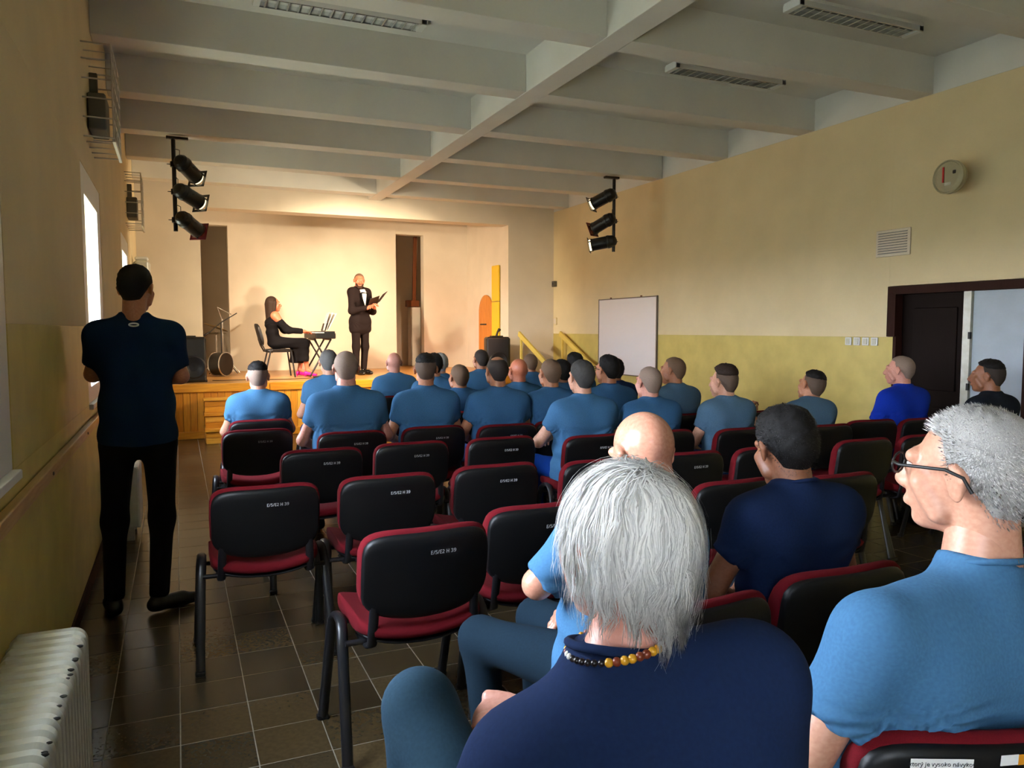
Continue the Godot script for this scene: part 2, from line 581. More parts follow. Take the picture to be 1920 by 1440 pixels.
	struct("wall_stage_left", slab(0.15, 0.35, STAGE_Y - 0.76, 3.7, -15.55, ARCH_Z - 0.3), M.white_wall)
	var st := struct("trim_1", slab(0.0, 5.6, 3.66, 3.9, -15.7, ARCH_Z - 0.28), M.white_wall)
	part("cross_beam", slab(0.16, 5.42, 3.42, 3.67, -13.5, -13.3), M.white_wall, st)
	doors()

func window(k: int, z0: float, z1: float) -> void:
	var w := Node3D.new()
	w.name = "window_%d" % k
	w.set_meta("kind", "structure")
	add_child(w)
	part("sill", slab(WALL_L - 0.05, WALL_L + 0.025, SILL_Y - 0.03, SILL_Y + 0.002, z0 + 0.002, z1 - 0.002, 0.004), M.white_paint, w)
	# a wide wooden box frame set flush with the inner face of the wall, the glass just behind it
	var bars := [[z0 - 0.001, z0 + 0.2, SILL_Y, HEAD_Y], [z1 - 0.2, z1 + 0.001, SILL_Y, HEAD_Y], [z0 + 0.2, z1 - 0.2, HEAD_Y - 0.17, HEAD_Y + 0.001], [z0 + 0.2, z1 - 0.2, SILL_Y, SILL_Y + 0.1]]
	for b in bars:
		part("frame_bar", slab(WALL_L - 0.055, WALL_L - 0.003, b[2], b[3], b[0], b[1], 0.004), M.frame_paint, w)
	part("pane", slab(WALL_L - 0.036, WALL_L - 0.03, SILL_Y + 0.09, HEAD_Y - 0.16, z0 + 0.19, z1 - 0.19, 0.0005), M.glass, w)

func doors() -> void:
	var tr := struct("trim_2", slab(WALL_R - 0.02, WALL_R + 0.08, 1.83, 1.905, -5.3, -3.86), M.dark_wood)
	part("side_trim", slab(WALL_R - 0.02, WALL_R + 0.08, 1.435, 1.84, -5.3, -5.21), M.dark_wood, tr)
	part("side_trim", slab(WALL_R - 0.004, WALL_R + 0.08, 0.0, 1.44, -5.24, -5.205), M.dark_wood, tr)
	part("side_trim", slab(WALL_R - 0.02, WALL_R + 0.08, 0.0, 1.84, -4.0, -3.9), M.dark_wood, tr)
	var co := slab(WALL_R + 1.7, WALL_R + 1.9, -0.2, 2.6, -7.0, -2.4)
	bx(co, Vector3(WALL_R + 1.0, 1.2, -7.0), Vector3(1.6, 2.8, 0.2), 0.001)
	bx(co, Vector3(WALL_R + 1.0, 1.2, -2.4), Vector3(1.6, 2.8, 0.2), 0.001)
	bx(co, Vector3(WALL_R + 1.0, 2.7, -4.7), Vector3(1.9, 0.2, 4.8), 0.001)
	bx(co, Vector3(WALL_R + 1.0, -0.15, -4.7), Vector3(1.9, 0.2, 4.8), 0.001)
	struct("wall_corridor", co, M.cream)
	var d1 := struct("door_1", slab(WALL_R + 0.1, WALL_R + 0.14, 0.01, 1.84, -5.32, -4.55), M.doorway_dark)  # leaf coloured as dark as the unlit doorway it fills
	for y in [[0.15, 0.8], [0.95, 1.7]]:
		part("panel", slab(WALL_R + 0.085, WALL_R + 0.11, y[0], y[1], -5.1, -4.66, 0.008), M.doorway_dark, d1)
	var d2 := struct("door_2", slab(WALL_R + 0.03, WALL_R + 0.07, 0.01, 1.83, -4.47, -4.0), M.door_grey)
	part("edge_strip", slab(WALL_R + 0.005, WALL_R + 0.06, 0.01, 1.83, -4.545, -4.475), M.enamel, d2)
	for y in [1.42, 0.98]:
		part("lock_plate", slab(WALL_R - 0.002, WALL_R + 0.02, y, y + 0.06, -4.49, -4.47), M.black, d2)

# ============================================================ stage
func stage() -> void:
	var rng := RandomNumberGenerator.new()
	rng.seed = 12
	var st := thing("stage", "low pine-clad wooden stage across the far end of the hall", "stage", Vector3(2.85, 0, STAGE_Z))
	part("core", slab(-3.34, 3.34, 0.0, 0.73, -1.04, -0.02), M.brown_wood, st)
	part("core", slab(-2.49, 2.465, 0.0, 0.73, -4.18, -1.04), M.brown_wood, st)
	var plank := one_box(Vector3.ZERO, Vector3(0.086, 0.56, 0.018), 0.004).mesh()
	for k in 75:
		var o := put("plank", plank, M.pine_v[rng.randi() % 4], st)
		o.position = Vector3(-3.29 + 0.089 * k, 0.37, -0.008 + rng.randf_range(-0.001, 0.001))
	part("base_board", one_box(Vector3(0, 0.052, 0.008), Vector3(6.66, 0.1, 0.02), 0.004), M.pine_h[0], st)
	for k in 4:
		part("edge_board", one_box(Vector3(-2.5 + 1.668 * k, 0.7, 0.012), Vector3(1.66, 0.11, 0.03), 0.005), M.pine_h[k], st)
	for k in 33:
		var wide := 6.66 if k < 8 else 4.955
		part("floor_board", one_box(Vector3(0.0 if k < 8 else -0.0125, 0.745, -0.055 - 0.127 * k), Vector3(wide, 0.03, 0.126), 0.002), M.stage_floor[rng.randi() % 3], st)
	steps(Vector3(0.72, 0, STAGE_Z + 0.02), 0.84, "pine steps up to the stage beside the black floor speaker")
	steps(Vector3(5.7, 0, STAGE_Z + 0.02), 0.8, "pine steps up to the stage between the yellow handrails")
	for x in [5.32, 6.1]:
		var h := thing("handrail", "yellow handrail of the stage steps %s" % ("beside the stage opening" if x < 5.9 else "along the door wall"), "handrail", Vector3(x, 0, STAGE_Z))
		part("rail", one_box(Vector3(0, 1.16, 0.02), Vector3(0.04, 0.09, 1.35), 0.008, Basis(Vector3.RIGHT, deg_to_rad(24.0))), M.yellow_rail, h)
		for z in [-0.5, 0.52]:
			var top: float = 1.16 - z * tan(deg_to_rad(24.0))
			var foot := 0.76 if z < 0.0 else 0.0
			part("post", one_box(Vector3(0, (top + foot) / 2, z), Vector3(0.035, top - foot, 0.035), 0.004), M.yellow_rail, h)
	# things standing on the stage
	speaker(Vector3(0.17, STAGE_Y, -11.78), 0.36, 0.64, 0.15, "black floor loudspeaker with a round woofer at the left end of the stage", true)
	speaker(Vector3(4.94, STAGE_Y, -12.0), 0.4, 0.62, -0.25, "black box loudspeaker on the stage before the white pier", false)
	var mc := thing("desk_microphone", "small black microphone on top of the loudspeaker by the pier", "microphone", Vector3(4.93, STAGE_Y + 0.62, -12.0))
	part("foot", one_box(Vector3(0, 0.01, 0), Vector3(0.2, 0.02, 0.12), 0.005), M.black, mc)
	var mb := MB.new()
	tube(mb, [Vector3(0, 0.015, 0), Vector3(0.02, 0.08, 0), Vector3(0.06, 0.13, 0)], [0.02, 0.018, 0.03], 8)
	part("neck", mb, M.black, mc)
	var ar := thing("arched_door", "arched pine board door with a black latch at the side of the stage", "door", Vector3(5.3, STAGE_Y, -13.42), -PI / 2)
	for k in 5:
		var xa := -0.33 + 0.132 * k
		var pa := PackedVector2Array()
		pa.append(Vector2(xa, 0))
		pa.append(Vector2(xa + 0.128, 0))
		for q in 5:
			var xx := xa + 0.128 - 0.128 * q / 4.0
			pa.append(Vector2(xx, 1.05 + sqrt(maxf(0.0, 0.335 * 0.335 - xx * xx))))
		mb = MB.new()
		prism(mb, pa, 0.03, Transform3D(), 0.003)
		part("board", mb, M.arch_wood, ar)
	part("latch", one_box(Vector3(-0.08, 0.84, 0.022), Vector3(0.3, 0.025, 0.015)), M.black, ar)
	var ye := thing("yellow_panel", "tall yellow painted panel against the side wall of the stage", "panel", Vector3(5.29, STAGE_Y, -12.91), -PI / 2)
	part("board", one_box(Vector3(0, 0.62, 0), Vector3(0.3, 1.24, 0.04), 0.006), M.yellow, ye)
	part("board", one_box(Vector3(0, 1.57, 0), Vector3(0.3, 0.64, 0.04), 0.006), M.yellow, ye)
	var ra := thing("stair_rail", "dark brown wooden stair post with its ledge seen through the back opening", "handrail", Vector3(4.5, STAGE_Y, -15.3))
	part("post", one_box(Vector3(-0.02, 1.95, 0), Vector3(0.07, 1.35, 0.06), 0.005, Basis(Vector3.FORWARD, 0.03)), M.brown_wood, ra)
	part("ledge", one_box(Vector3(-0.08, 1.27, 0.02), Vector3(0.26, 0.13, 0.14), 0.006), M.brown_wood, ra)
	part("pier", one_box(Vector3(-0.02, 0.6, -0.05), Vector3(0.22, 1.2, 0.2), 0.01), M.white_wall, ra)
	drums()

func steps(at: Vector3, w: float, label: String) -> void:
	var t := thing("wooden_steps", label, "steps", at)
	for k in 3:
		var h := 0.19 * (k + 1)
		var z1 := 0.57 - 0.19 * k
		part("tread", one_box(Vector3(0, h - 0.0175, z1 / 2), Vector3(w, 0.035, z1), 0.006), M.pine_h[k], t)
		for q in 2:
			part("riser", one_box(Vector3(0, h - 0.075 - 0.078 * q, z1 - 0.03), Vector3(w - 0.03, 0.075, 0.02), 0.004), M.pine_h[(k + q + 1) % 4], t)
	for s in [-1, 1]:
		part("side_panel", one_box(Vector3(s * (w / 2 - 0.02), 0.09, 0.26), Vector3(0.02, 0.17, 0.5), 0.003), M.pine_h[3], t)

func speaker(at: Vector3, w: float, h: float, turn: float, label: String, round_: bool) -> void:
	var t := thing("loudspeaker", label, "loudspeaker", at, turn)
	part("cabinet", one_box(Vector3(0, h / 2, 0), Vector3(w, h, 0.36), 0.03), M.drum, t)
	part("grille", one_box(Vector3(0, h * 0.5, 0.18), Vector3(w * 0.86, h * 0.9, 0.02), 0.008), M.black, t)
	var mb := MB.new()
	lathe(mb, [Vector2(0, 0.0), Vector2(0.06, 0.005), Vector2(0.12, 0.02), Vector2(0.145, 0.024), Vector2(0.16, 0.012), Vector2(0.165, 0.0)], 24, Transform3D(Basis(Vector3.RIGHT, PI / 2), Vector3(0, h * 0.34, 0.19)))
	part("woofer", mb, M.metal_black, t)
	part("handle", one_box(Vector3(0, h + 0.008, 0), Vector3(w * 0.4, 0.016, 0.05), 0.006), M.black, t)
	if round_:
		for s in [-1, 1]:
			part("corner_guard", one_box(Vector3(s * w * 0.47, h * 0.03, 0.1), Vector3(0.04, 0.05, 0.1), 0.01), M.black, t)

func tripod(t: Node3D, x: float, z: float, h: float, spread: float, m: Material) -> void:
	var mb := MB.new()
	tube(mb, [Vector3(x, 0.12, z), Vector3(x, h, z)], 0.011, 8)
	part("pole", mb, m, t)
	for k in 3:
		mb = MB.new()
		var a := TAU * k / 3.0 + 0.4
		tube(mb, [Vector3(x, 0.32, z), Vector3(x + cos(a) * spread, 0.008, z + sin(a) * spread)], 0.008, 6)
		part("leg", mb, m, t)

func drums() -> void:
	var t := thing("cymbal_stand", "chrome cymbal stand with tilted cymbal in the grey alcove", "cymbal stand", Vector3(0.66, STAGE_Y, -14.0))
	tripod(t, 0.05, 0, 0.92, 0.28, M.chrome)
	var mb := MB.new()
	tube(mb, [Vector3(0.05, 0.9, 0), Vector3(-0.02, 1.12, 0), Vector3(0.2, 1.0, 0)], 0.009, 6)
	part("boom", mb, M.chrome, t)
	mb = MB.new()
	lathe(mb, [Vector2(0, 0.03), Vector2(0.03, 0.025), Vector2(0.05, 0.012), Vector2(0.2, 0.0), Vector2(0.2, -0.003), Vector2(0, 0.008)], 28, Transform3D(Basis(Vector3(0.2, 0, 1).normalized(), -0.35), Vector3(-0.05, 0.78, 0)))
	part("cymbal", mb, mat(rgb8(186, 160, 96), 0.3, 0.5, 0.9), t)
	t = thing("microphone_stand", "black microphone stand with boom arm beside the cymbal stand", "microphone stand", Vector3(0.68, STAGE_Y, -13.8))
	tripod(t, 0, 0, 0.86, 0.26, M.metal_black)
	mb = MB.new()
	tube(mb, [Vector3(-0.18, 0.7, 0.05), Vector3(0, 0.86, 0), Vector3(0.26, 1.02, -0.08)], 0.009, 6)
	part("boom", mb, M.metal_black, t)
	mb = MB.new()
	tube(mb, [Vector3(-0.18, 0.7, 0.05), Vector3(-0.27, 0.64, 0.08)], [0.014, 0.02], 8)
	part("microphone", mb, M.black, t)
	t = thing("hi_hat_stand", "chrome hi-hat stand with dark cymbals near the white back wall", "cymbal stand", Vector3(0.62, STAGE_Y, -14.25))
	tripod(t, 0, 0, 0.72, 0.26, M.chrome)
	mb = MB.new()
	lathe(mb, [Vector2(0, 0.02), Vector2(0.04, 0.012), Vector2(0.17, 0.0), Vector2(0.17, -0.012), Vector2(0, -0.02)], 28, Transform3D(Basis(), Vector3(0, 0.68, 0)))
	part("cymbals", mb, mat(rgb8(96, 88, 66), 0.4, 0.5, 0.9), t)
	t = thing("drum", "black drum on its side rim behind the floor loudspeaker", "drum", Vector3(0.62, STAGE_Y, -13.05), 0.9)
	mb = MB.new()
	lathe(mb, [Vector2(0, 0.0), Vector2(0.17, 0.0), Vector2(0.18, 0.01), Vector2(0.18, 0.2), Vector2(0.17, 0.21), Vector2(0, 0.21)], 28, Transform3D(Basis(Vector3.RIGHT, PI / 2), Vector3(0, 0.195, -0.1)))
	part("shell", mb, M.drum, t)
	for z in [-0.09, 0.1]:
		mb = MB.new()
		lathe(mb, [Vector2(0.18, -0.01), Vector2(0.19, -0.008), Vector2(0.19, 0.008), Vector2(0.18, 0.01)], 28, Transform3D(Basis(Vector3.RIGHT, PI / 2), Vector3(0, 0.195, z)))
		part("hoop", mb, M.chrome, t)

# ============================================================ things on the walls and the ceiling
func wall_things() -> void:
	# wooden rail along the window wall
	var r := thing("wall_rail", "worn wooden rail along the window wall below the sills", "rail", Vector3(WALL_L, 0.93, -4.2))
	part("rail", one_box(Vector3(0.02, 0, 0), Vector3(0.035, 0.055, 4.6), 0.006), M.rail_wood, r)
	for z in [-1.9, -0.6, 0.7, 2.0]:
		part("screw_cap", one_box(Vector3(0.04, 0, z), Vector3(0.006, 0.014, 0.014), 0.002), M.alu, r)
	radiator(Vector3(WALL_L + 0.03, 0, -1.52), 0.0, 0.6, 20, "white ribbed radiator with chipped paint under the near window")
	radiator(Vector3(WALL_L + 0.03, 0, -6.0), 0.0, 0.55, 8, "white ribbed radiator behind the legs of the standing man")
	cage(Vector3(WALL_L, 2.72, -5.95), "white wire guard cage high on the window wall beside the beams")
	cage(Vector3(WALL_L, 2.72, -10.3), "white wire guard cage high on the window wall next to the stage")
	var wb := thing("wall_heater", "white enamel box on the window wall behind the standing man's head", "heater", Vector3(WALL_L, 1.85, -11.2))
	part("housing", one_box(Vector3(0.11, 0.28, 0), Vector3(0.2, 0.56, 0.26), 0.05), M.enamel, wb)
	part("cover", one_box(Vector3(0.11, 0.57, 0), Vector3(0.16, 0.05, 0.2), 0.02), M.white_paint, wb)
	# door wall
	var b := thing("whiteboard", "white magnetic board with thin metal frame on the yellow wall", "whiteboard", Vector3(WALL_R, 0.82, -9.93))
	part("panel", one_box(Vector3(-0.014, 0.575, 0), Vector3(0.02, 1.15, 1.6), 0.002), M.board, b)
	for z in [-0.805, 0.805]:
		part("frame_bar", one_box(Vector3(-0.016, 0.575, z), Vector3(0.03, 1.17, 0.016), 0.003), M.alu, b)
	for y in [0.0, 1.15]:
		part("frame_bar", one_box(Vector3(-0.016, y, 0), Vector3(0.03, 0.016, 1.6), 0.003), M.alu, b)
	for z in [-0.45, 0.4]:
		part("hanger", one_box(Vector3(-0.018, 1.165, z), Vector3(0.02, 0.02, 0.03), 0.003), M.brown_wood, b)
	var v := thing("vent_grille", "small pale ventilation grille on the cream wall above the door", "vent", Vector3(WALL_R, 2.19, -5.27))
	part("frame", one_box(Vector3(-0.006, 0.125, 0), Vector3(0.012, 0.25, 0.38), 0.004), M.white_wall, v)
	for k in 9:
		part("slat", one_box(Vector3(-0.016, 0.03 + 0.0237 * k, 0), Vector3(0.016, 0.004, 0.32), 0.001, Basis(Vector3.BACK, 0.6)), M.vent_slat, v)
	var d := thing("wall_dial", "round glass dial with a red needle high on the cream wall", "gauge", Vector3(WALL_R, 2.79, -4.6))
	var mb := MB.new()
	var tip := Basis(Vector3.BACK, PI / 2)
	tube(mb, [Vector3(0, 0, 0), Vector3(-0.1, 0, 0)], 0.03, 12)
	part("wall_arm", mb, M.clear_dial, d)
	mb = MB.new()
	lathe(mb, [Vector2(0, 0.1), Vector2(0.1, 0.098), Vector2(0.128, 0.085), Vector2(0.14, 0.05), Vector2(0.13, 0.02), Vector2(0.07, 0.012), Vector2(0.065, 0.0)], 28, Transform3D(tip, Vector3(-0.09, 0, 0)))
	part("case", mb, M.clear_dial, d)
	mb = MB.new()
	lathe(mb, [Vector2(0.124, 0.084), Vector2(0.132, 0.098), Vector2(0.142, 0.09), Vector2(0.14, 0.07)], 28, Transform3D(tip, Vector3(-0.09, 0, 0)))
	part("rim", mb, M.clear_dial, d)
	part("needle", one_box(Vector3(-0.196, 0.02, -0.03), Vector3(0.008, 0.13, 0.016), 0.002), M.scale_needle, d)
	part("knob", one_box(Vector3(-0.195, 0.03, 0.07), Vector3(0.012, 0.03, 0.03), 0.006), M.black, d)
	part("label", one_box(Vector3(-0.19, -0.06, 0.01), Vector3(0.004, 0.025, 0.06), 0.001), M.enamel, d)
	for k in 4:
		var s := thing("switch_plate", "white square wall plate in a row of four left of the door", "switch", Vector3(WALL_R, 1.345, -5.76 + 0.105 * k), 0.0, "switch plates by the door")
		part("plate", one_box(Vector3(-0.006, 0.04, 0), Vector3(0.012, 0.08, 0.08), 0.004), M.white_paint, s)
		part("rocker", one_box(Vector3(-0.014, 0.04, 0), Vector3(0.008, 0.055, 0.05), 0.003), M.enamel, s)
	var ts := thing("thermostat", "small dark switch box at the corner beside the stage opening", "switch", Vector3(WALL_R - 0.03, 2.27, ARCH_Z + 0.09))
	part("box", one_box(Vector3(0, 0.04, 0), Vector3(0.06, 0.1, 0.1), 0.006), M.dusk_grey, ts)
	part("button", one_box(Vector3(-0.033, 0.04, 0), Vector3(0.01, 0.03, 0.03), 0.004), M.black, ts)
	ts = thing("socket_box", "flat cream socket box low in the corner beside the stage opening", "socket", Vector3(WALL_R - 0.012, 1.6, ARCH_Z + 0.1))
	part("box", one_box(Vector3(0, 0.05, 0), Vector3(0.024, 0.13, 0.1), 0.004), M.cream, ts)
	part("cover", one_box(Vector3(-0.013, 0.05, 0), Vector3(0.006, 0.09, 0.07), 0.002), M.white_wall, ts)
	# fluorescent fittings
	fitting(Vector3(1.2, SLAB_Y, -5.93), "dark louvred fluorescent fitting over the empty chairs")
	fitting(Vector3(4.78, SLAB_Y, -5.96), "switched-off louvred fitting between the beams, towards the stage")
	fitting(Vector3(4.81, SLAB_Y, -4.5), "switched-off louvred fitting between the beams, above the door side rows")

func radiator(at: Vector3, turn: float, top: float, count: int, label: String) -> void:
	var t := thing("radiator", label, "radiator", at, turn)
	# one rib: a flat hollow column, its profile in the xy plane
	var pr := PackedVector2Array()
	for k in 9:
		var a := PI / 2 * k / 8.0
		pr.append(Vector2(0.2 - 0.04 + 0.04 * sin(a), top - 0.04 + 0.04 * cos(a)))
	pr.append(Vector2(0.2, 0.1))
	pr.append(Vector2(0.0, 0.1))
	pr.append(Vector2(0.0, top - 0.02))
	pr.append(Vector2(0.02, top))
	var rib := MB.new()
	prism(rib, pr, 0.05, Transform3D(), 0.012)
	var web := one_box(Vector3(0.1, (top + 0.1) / 2, 0), Vector3(0.175, top - 0.14, 0.03), 0.006).mesh()
	var rm := rib.mesh()
	for k in count:
		var z := -0.057 * k
		put("rib", rm, M.enamel, t).position = Vector3(0, 0, z)
		if k < count - 1:
			put("web", web, M.enamel, t).position = Vector3(0, 0, z - 0.0285)
	var mb := MB.new()
	tube(mb, [Vector3(0.1, 0.13, 0.02), Vector3(0.1, 0.13, 0.08), Vector3(0.1, 0.08, 0.11), Vector3(0.1, 0.0, 0.11)], 0.014, 10)
	part("pipe", mb, M.enamel, t)
	for z in [-0.03, -0.057 * (count - 1) + 0.03]:
		part("foot", one_box(Vector3(0.1, 0.05, z), Vector3(0.12, 0.1, 0.025), 0.004), M.enamel, t)
	if count > 12:
		var rng := RandomNumberGenerator.new()
		rng.seed = 5
		for k in 16:
			var c := MB.new()
			var z2 := -0.057 * rng.randi_range(2, count - 1) + rng.randf_range(-0.012, 0.012)
			ball(c, Vector3(0.186 + rng.randf_range(0.0, 0.006), top - rng.randf_range(0.008, 0.012), z2), Vector3(0.008, 0.004, 0.003) * rng.randf_range(0.7, 1.5), 6)
			part("paint_chip", c, M.chip, t)

func cage(at: Vector3, label: String) -> void:
	var t := thing("wire_cage", label, "cage", at)
	var w := 0.17
	var l := 0.34
	for y in [0.0, 0.12, 0.24, 0.36, 0.48, 0.58]:
		var mb := MB.new()
		tube(mb, [Vector3(0, y, -l), Vector3(w, y, -l), Vector3(w, y, l), Vector3(0, y, l)], 0.0055, 6)
		part("hoop_wire", mb, M.wire, t)
	for z in [-l, -l / 2, 0.0, l / 2, l]:
		var mb := MB.new()
		tube(mb, [Vector3(0.0, 0, z), Vector3(w, 0.0, z), Vector3(w, 0.58, z), Vector3(0, 0.58, z)], 0.0055, 6)
		part("upright_wire", mb, M.wire, t)
	part("bottom_rail", one_box(Vector3(w, -0.01, 0), Vector3(0.02, 0.03, l * 2), 0.004), M.wire, t)
	part("unit", one_box(Vector3(0.06, 0.22, -0.05), Vector3(0.11, 0.24, 0.3), 0.01), M.dusk_grey, t)
	part("bracket", one_box(Vector3(0.03, 0.42, -0.12), Vector3(0.05, 0.2, 0.05), 0.004), M.dusk_grey, t)

func fitting(at: Vector3, label: String) -> void:
	var t := thing("fluorescent_fitting", label, "ceiling light", at)
	var l := 1.26
	part("housing", one_box(Vector3(0, -0.012, 0), Vector3(l, 0.024, 0.17), 0.004), M.white_paint, t)
	for s in [-1, 1]:
		part("side_rail", one_box(Vector3(0, -0.044, s * 0.081), Vector3(l, 0.042, 0.008), 0.002), M.louvre, t)
		part("end_cap", one_box(Vector3(s * (l / 2 - 0.02), -0.04, 0), Vector3(0.05, 0.05, 0.17), 0.004), M.white_paint, t)
	for k in 15:
		part("louvre_blade", one_box(Vector3(-l / 2 + 0.08 + k * 0.0786, -0.047, 0), Vector3(0.014, 0.034, 0.155), 0.0015), M.louvre, t)
	var mb := MB.new()
	tube(mb, [Vector3(-l / 2 + 0.04, -0.032, 0), Vector3(l / 2 - 0.04, -0.032, 0)], 0.005, 8)
	part("tube", mb, M.dusk_grey, t)

# ============================================================ spotlights
func rigs() -> void:
	var sets := [
		{"x": 0.02, "z": -9.16, "side": 1.0, "name": "black steel pole hanging from the beam near the window wall", "who": "on the pole near the window wall",
			"cans": [[3.27, Vector3(3.0, 1.1, -13.4), false], [2.98, Vector3(4.2, 1.2, -13.4), false], [2.68, Vector3(3.1, 0.8, -13.4), true]]},
		{"x": 5.49, "z": -9.16, "side": -1.0, "name": "black steel pole hanging from the beam near the door wall", "who": "on the pole near the door wall",
			"cans": [[3.3, Vector3(2.2, 1.1, -13.4), false], [2.97, Vector3(3.0, 0.8, -13.6), true], [2.7, Vector3(0.3, 1.6, -12.8), false]]}]
	for s in sets:
		var t := thing("lamp_pole", s.name, "pole", Vector3(s.x, 2.56, s.z))
		var mb := MB.new()
		tube(mb, [Vector3(0, 0, 0), Vector3(0, 1.0, 0)], 0.022, 12)
		part("pole", mb, M.metal_black, t)
		part("ceiling_bracket", one_box(Vector3(0.04 * s.side, 0.99, 0), Vector3(0.22, 0.03, 0.06), 0.005), M.metal_black, t)
		for k in 3:
			var c: Array = s.cans[k]
			spot(Vector3(s.x, c[0], s.z), s.side, c[1], c[2], "%s black par spotlight %s, %s" % [["top", "middle", "lowest"][k], s.who, "red filter" if c[2] else "clear lens lit"])

func spot(at: Vector3, side: float, target: Vector3, red: bool, label: String) -> void:
	var pivot := at + Vector3(0.13 * side, -0.02, -0.04)
	var d := (target - pivot).normalized()
	var fr := frame_for(-d) * Basis.from_scale(Vector3.ONE * 1.18)   # z of the frame points backwards, out of the rear of the can
	var t := thing("par_spotlight", label, "spotlight", pivot, 0.0, "par spotlights on the two poles")
	var tb := Transform3D(fr * Basis(Vector3.RIGHT, PI / 2), Vector3.ZERO)   # y of the lathe along the frame's z
	var mb := MB.new()
	lathe(mb, [Vector2(0.0, 0.15), Vector2(0.03, 0.148), Vector2(0.05, 0.135), Vector2(0.066, 0.11), Vector2(0.072, 0.07), Vector2(0.076, 0.06), Vector2(0.076, 0.04), Vector2(0.07, 0.035), Vector2(0.07, -0.13), Vector2(0.074, -0.132), Vector2(0.074, -0.145), Vector2(0.066, -0.145), Vector2(0.064, 0.02), Vector2(0, 0.03)], 24, tb)
	part("can", mb, M.par, t)
	mb = MB.new()
	lathe(mb, [Vector2(0, -0.128), Vector2(0.064, -0.128), Vector2(0.064, -0.166), Vector2(0, -0.166)], 24, tb)
	part("lamp_lens", mb, M.gel_red if red else M.lamp_glow, t)
	var fm := MB.new()
	var half := 0.085
	for q in 4:
		var a := q * PI / 2
		var off := Vector3(cos(a), sin(a), 0) * (half - 0.012)
		bx(fm, fr * (off + Vector3(0, 0, -0.172)), Vector3(0.024 if q % 2 == 0 else half * 2, half * 2 if q % 2 == 0 else 0.024, 0.006), 0.002, fr)
	part("filter_frame", fm, M.gel_frame_red if red else M.par, t)
	for q in 3:
		var a2 := TAU * q / 3.0 + 0.5
		part("clip", one_box(fr * Vector3(cos(a2) * 0.068, sin(a2) * 0.068, -0.15), Vector3(0.012, 0.012, 0.05), 0.002, fr), M.par, t)
	if red:
		part("red_filter", one_box(fr * Vector3(0, 0, -0.172), Vector3(0.15, 0.15, 0.002), 0.0005, fr), M.gel_red, t)
	mb = MB.new()
	var side_v := fr.x * 0.085
	var hook := at - pivot
	tube(mb, [side_v, side_v + (hook - side_v) * 0.55, hook * 0.85, -side_v + (hook + side_v) * 0.55, -side_v], 0.009, 6, 0.5)
	part("yoke", mb, M.par, t)
	part("clamp", one_box(hook, Vector3(0.075, 0.06, 0.07), 0.008), M.par, t)
	mb = MB.new()
	tube(mb, [hook, hook - Vector3(0.07 * side, 0.0, 0)], [0.008, 0.004], 6)
	part("clamp_screw", mb, M.par, t)
	mb = MB.new()
	var rear := fr * Vector3(0, 0.03, 0.13)
	tube(mb, [rear, rear + Vector3(0, 0.07, 0), (rear + hook) * 0.5 + Vector3(0, 0.12, 0), hook + Vector3(0, 0.17, 0)], 0.004, 6)
	part("cable", mb, M.black, t)
	var l := SpotLight3D.new()
	l.name = "spot_light"
	l.light_color = rgb8(255, 120, 90) if red else rgb8(255, 231, 194)
	l.light_energy = 14.0 if red else 21.0
	l.light_size = 0.06
	l.spot_angle = 24.0 if red else 31.0
	l.spot_angle_attenuation = 0.6
	l.spot_range = 20.0
	l.spot_attenuation = 2.0
	l.shadow_enabled = true
	t.add_child(l)
	l.position = d * 0.2
	l.basis = fr.orthonormalized()

# ============================================================ chairs
# a cushion or shell: width along x, height along y, thickness along z, superellipse outline
func pad(mb: MB, w: float, h: float, th: float, e: float, bend: float, t: Transform3D, bulge := 0.0, nu := 16) -> void:
	var rings := []
	for a in nu + 1:
		var u := -cos(PI * a / nu)
		u = signf(u) * pow(absf(u), 0.8)
		var k := pow(maxf(1.0 - pow(absf(u), e), 0.0), 1.0 / e)
		k = maxf(k, 0.02)
		var ring := []
		for q in 16:
			var an := TAU * q / 16.0
			var cy := signf(cos(an)) * pow(absf(cos(an)), 0.35)
			var cz := signf(sin(an)) * pow(absf(sin(an)), 0.7)
			var y := cy * h * 0.5 * k
			if cy < 0.0:
				y -= bulge * (1.0 - u * u) * -cy
			ring.append(t * Vector3(u * w * 0.5, y, cz * th * 0.5 * minf(1.0, k * 2.0) + bend * u * u))
		rings.append(ring)
	loft(mb, rings, true, true, true)

var chair_proto: Node3D

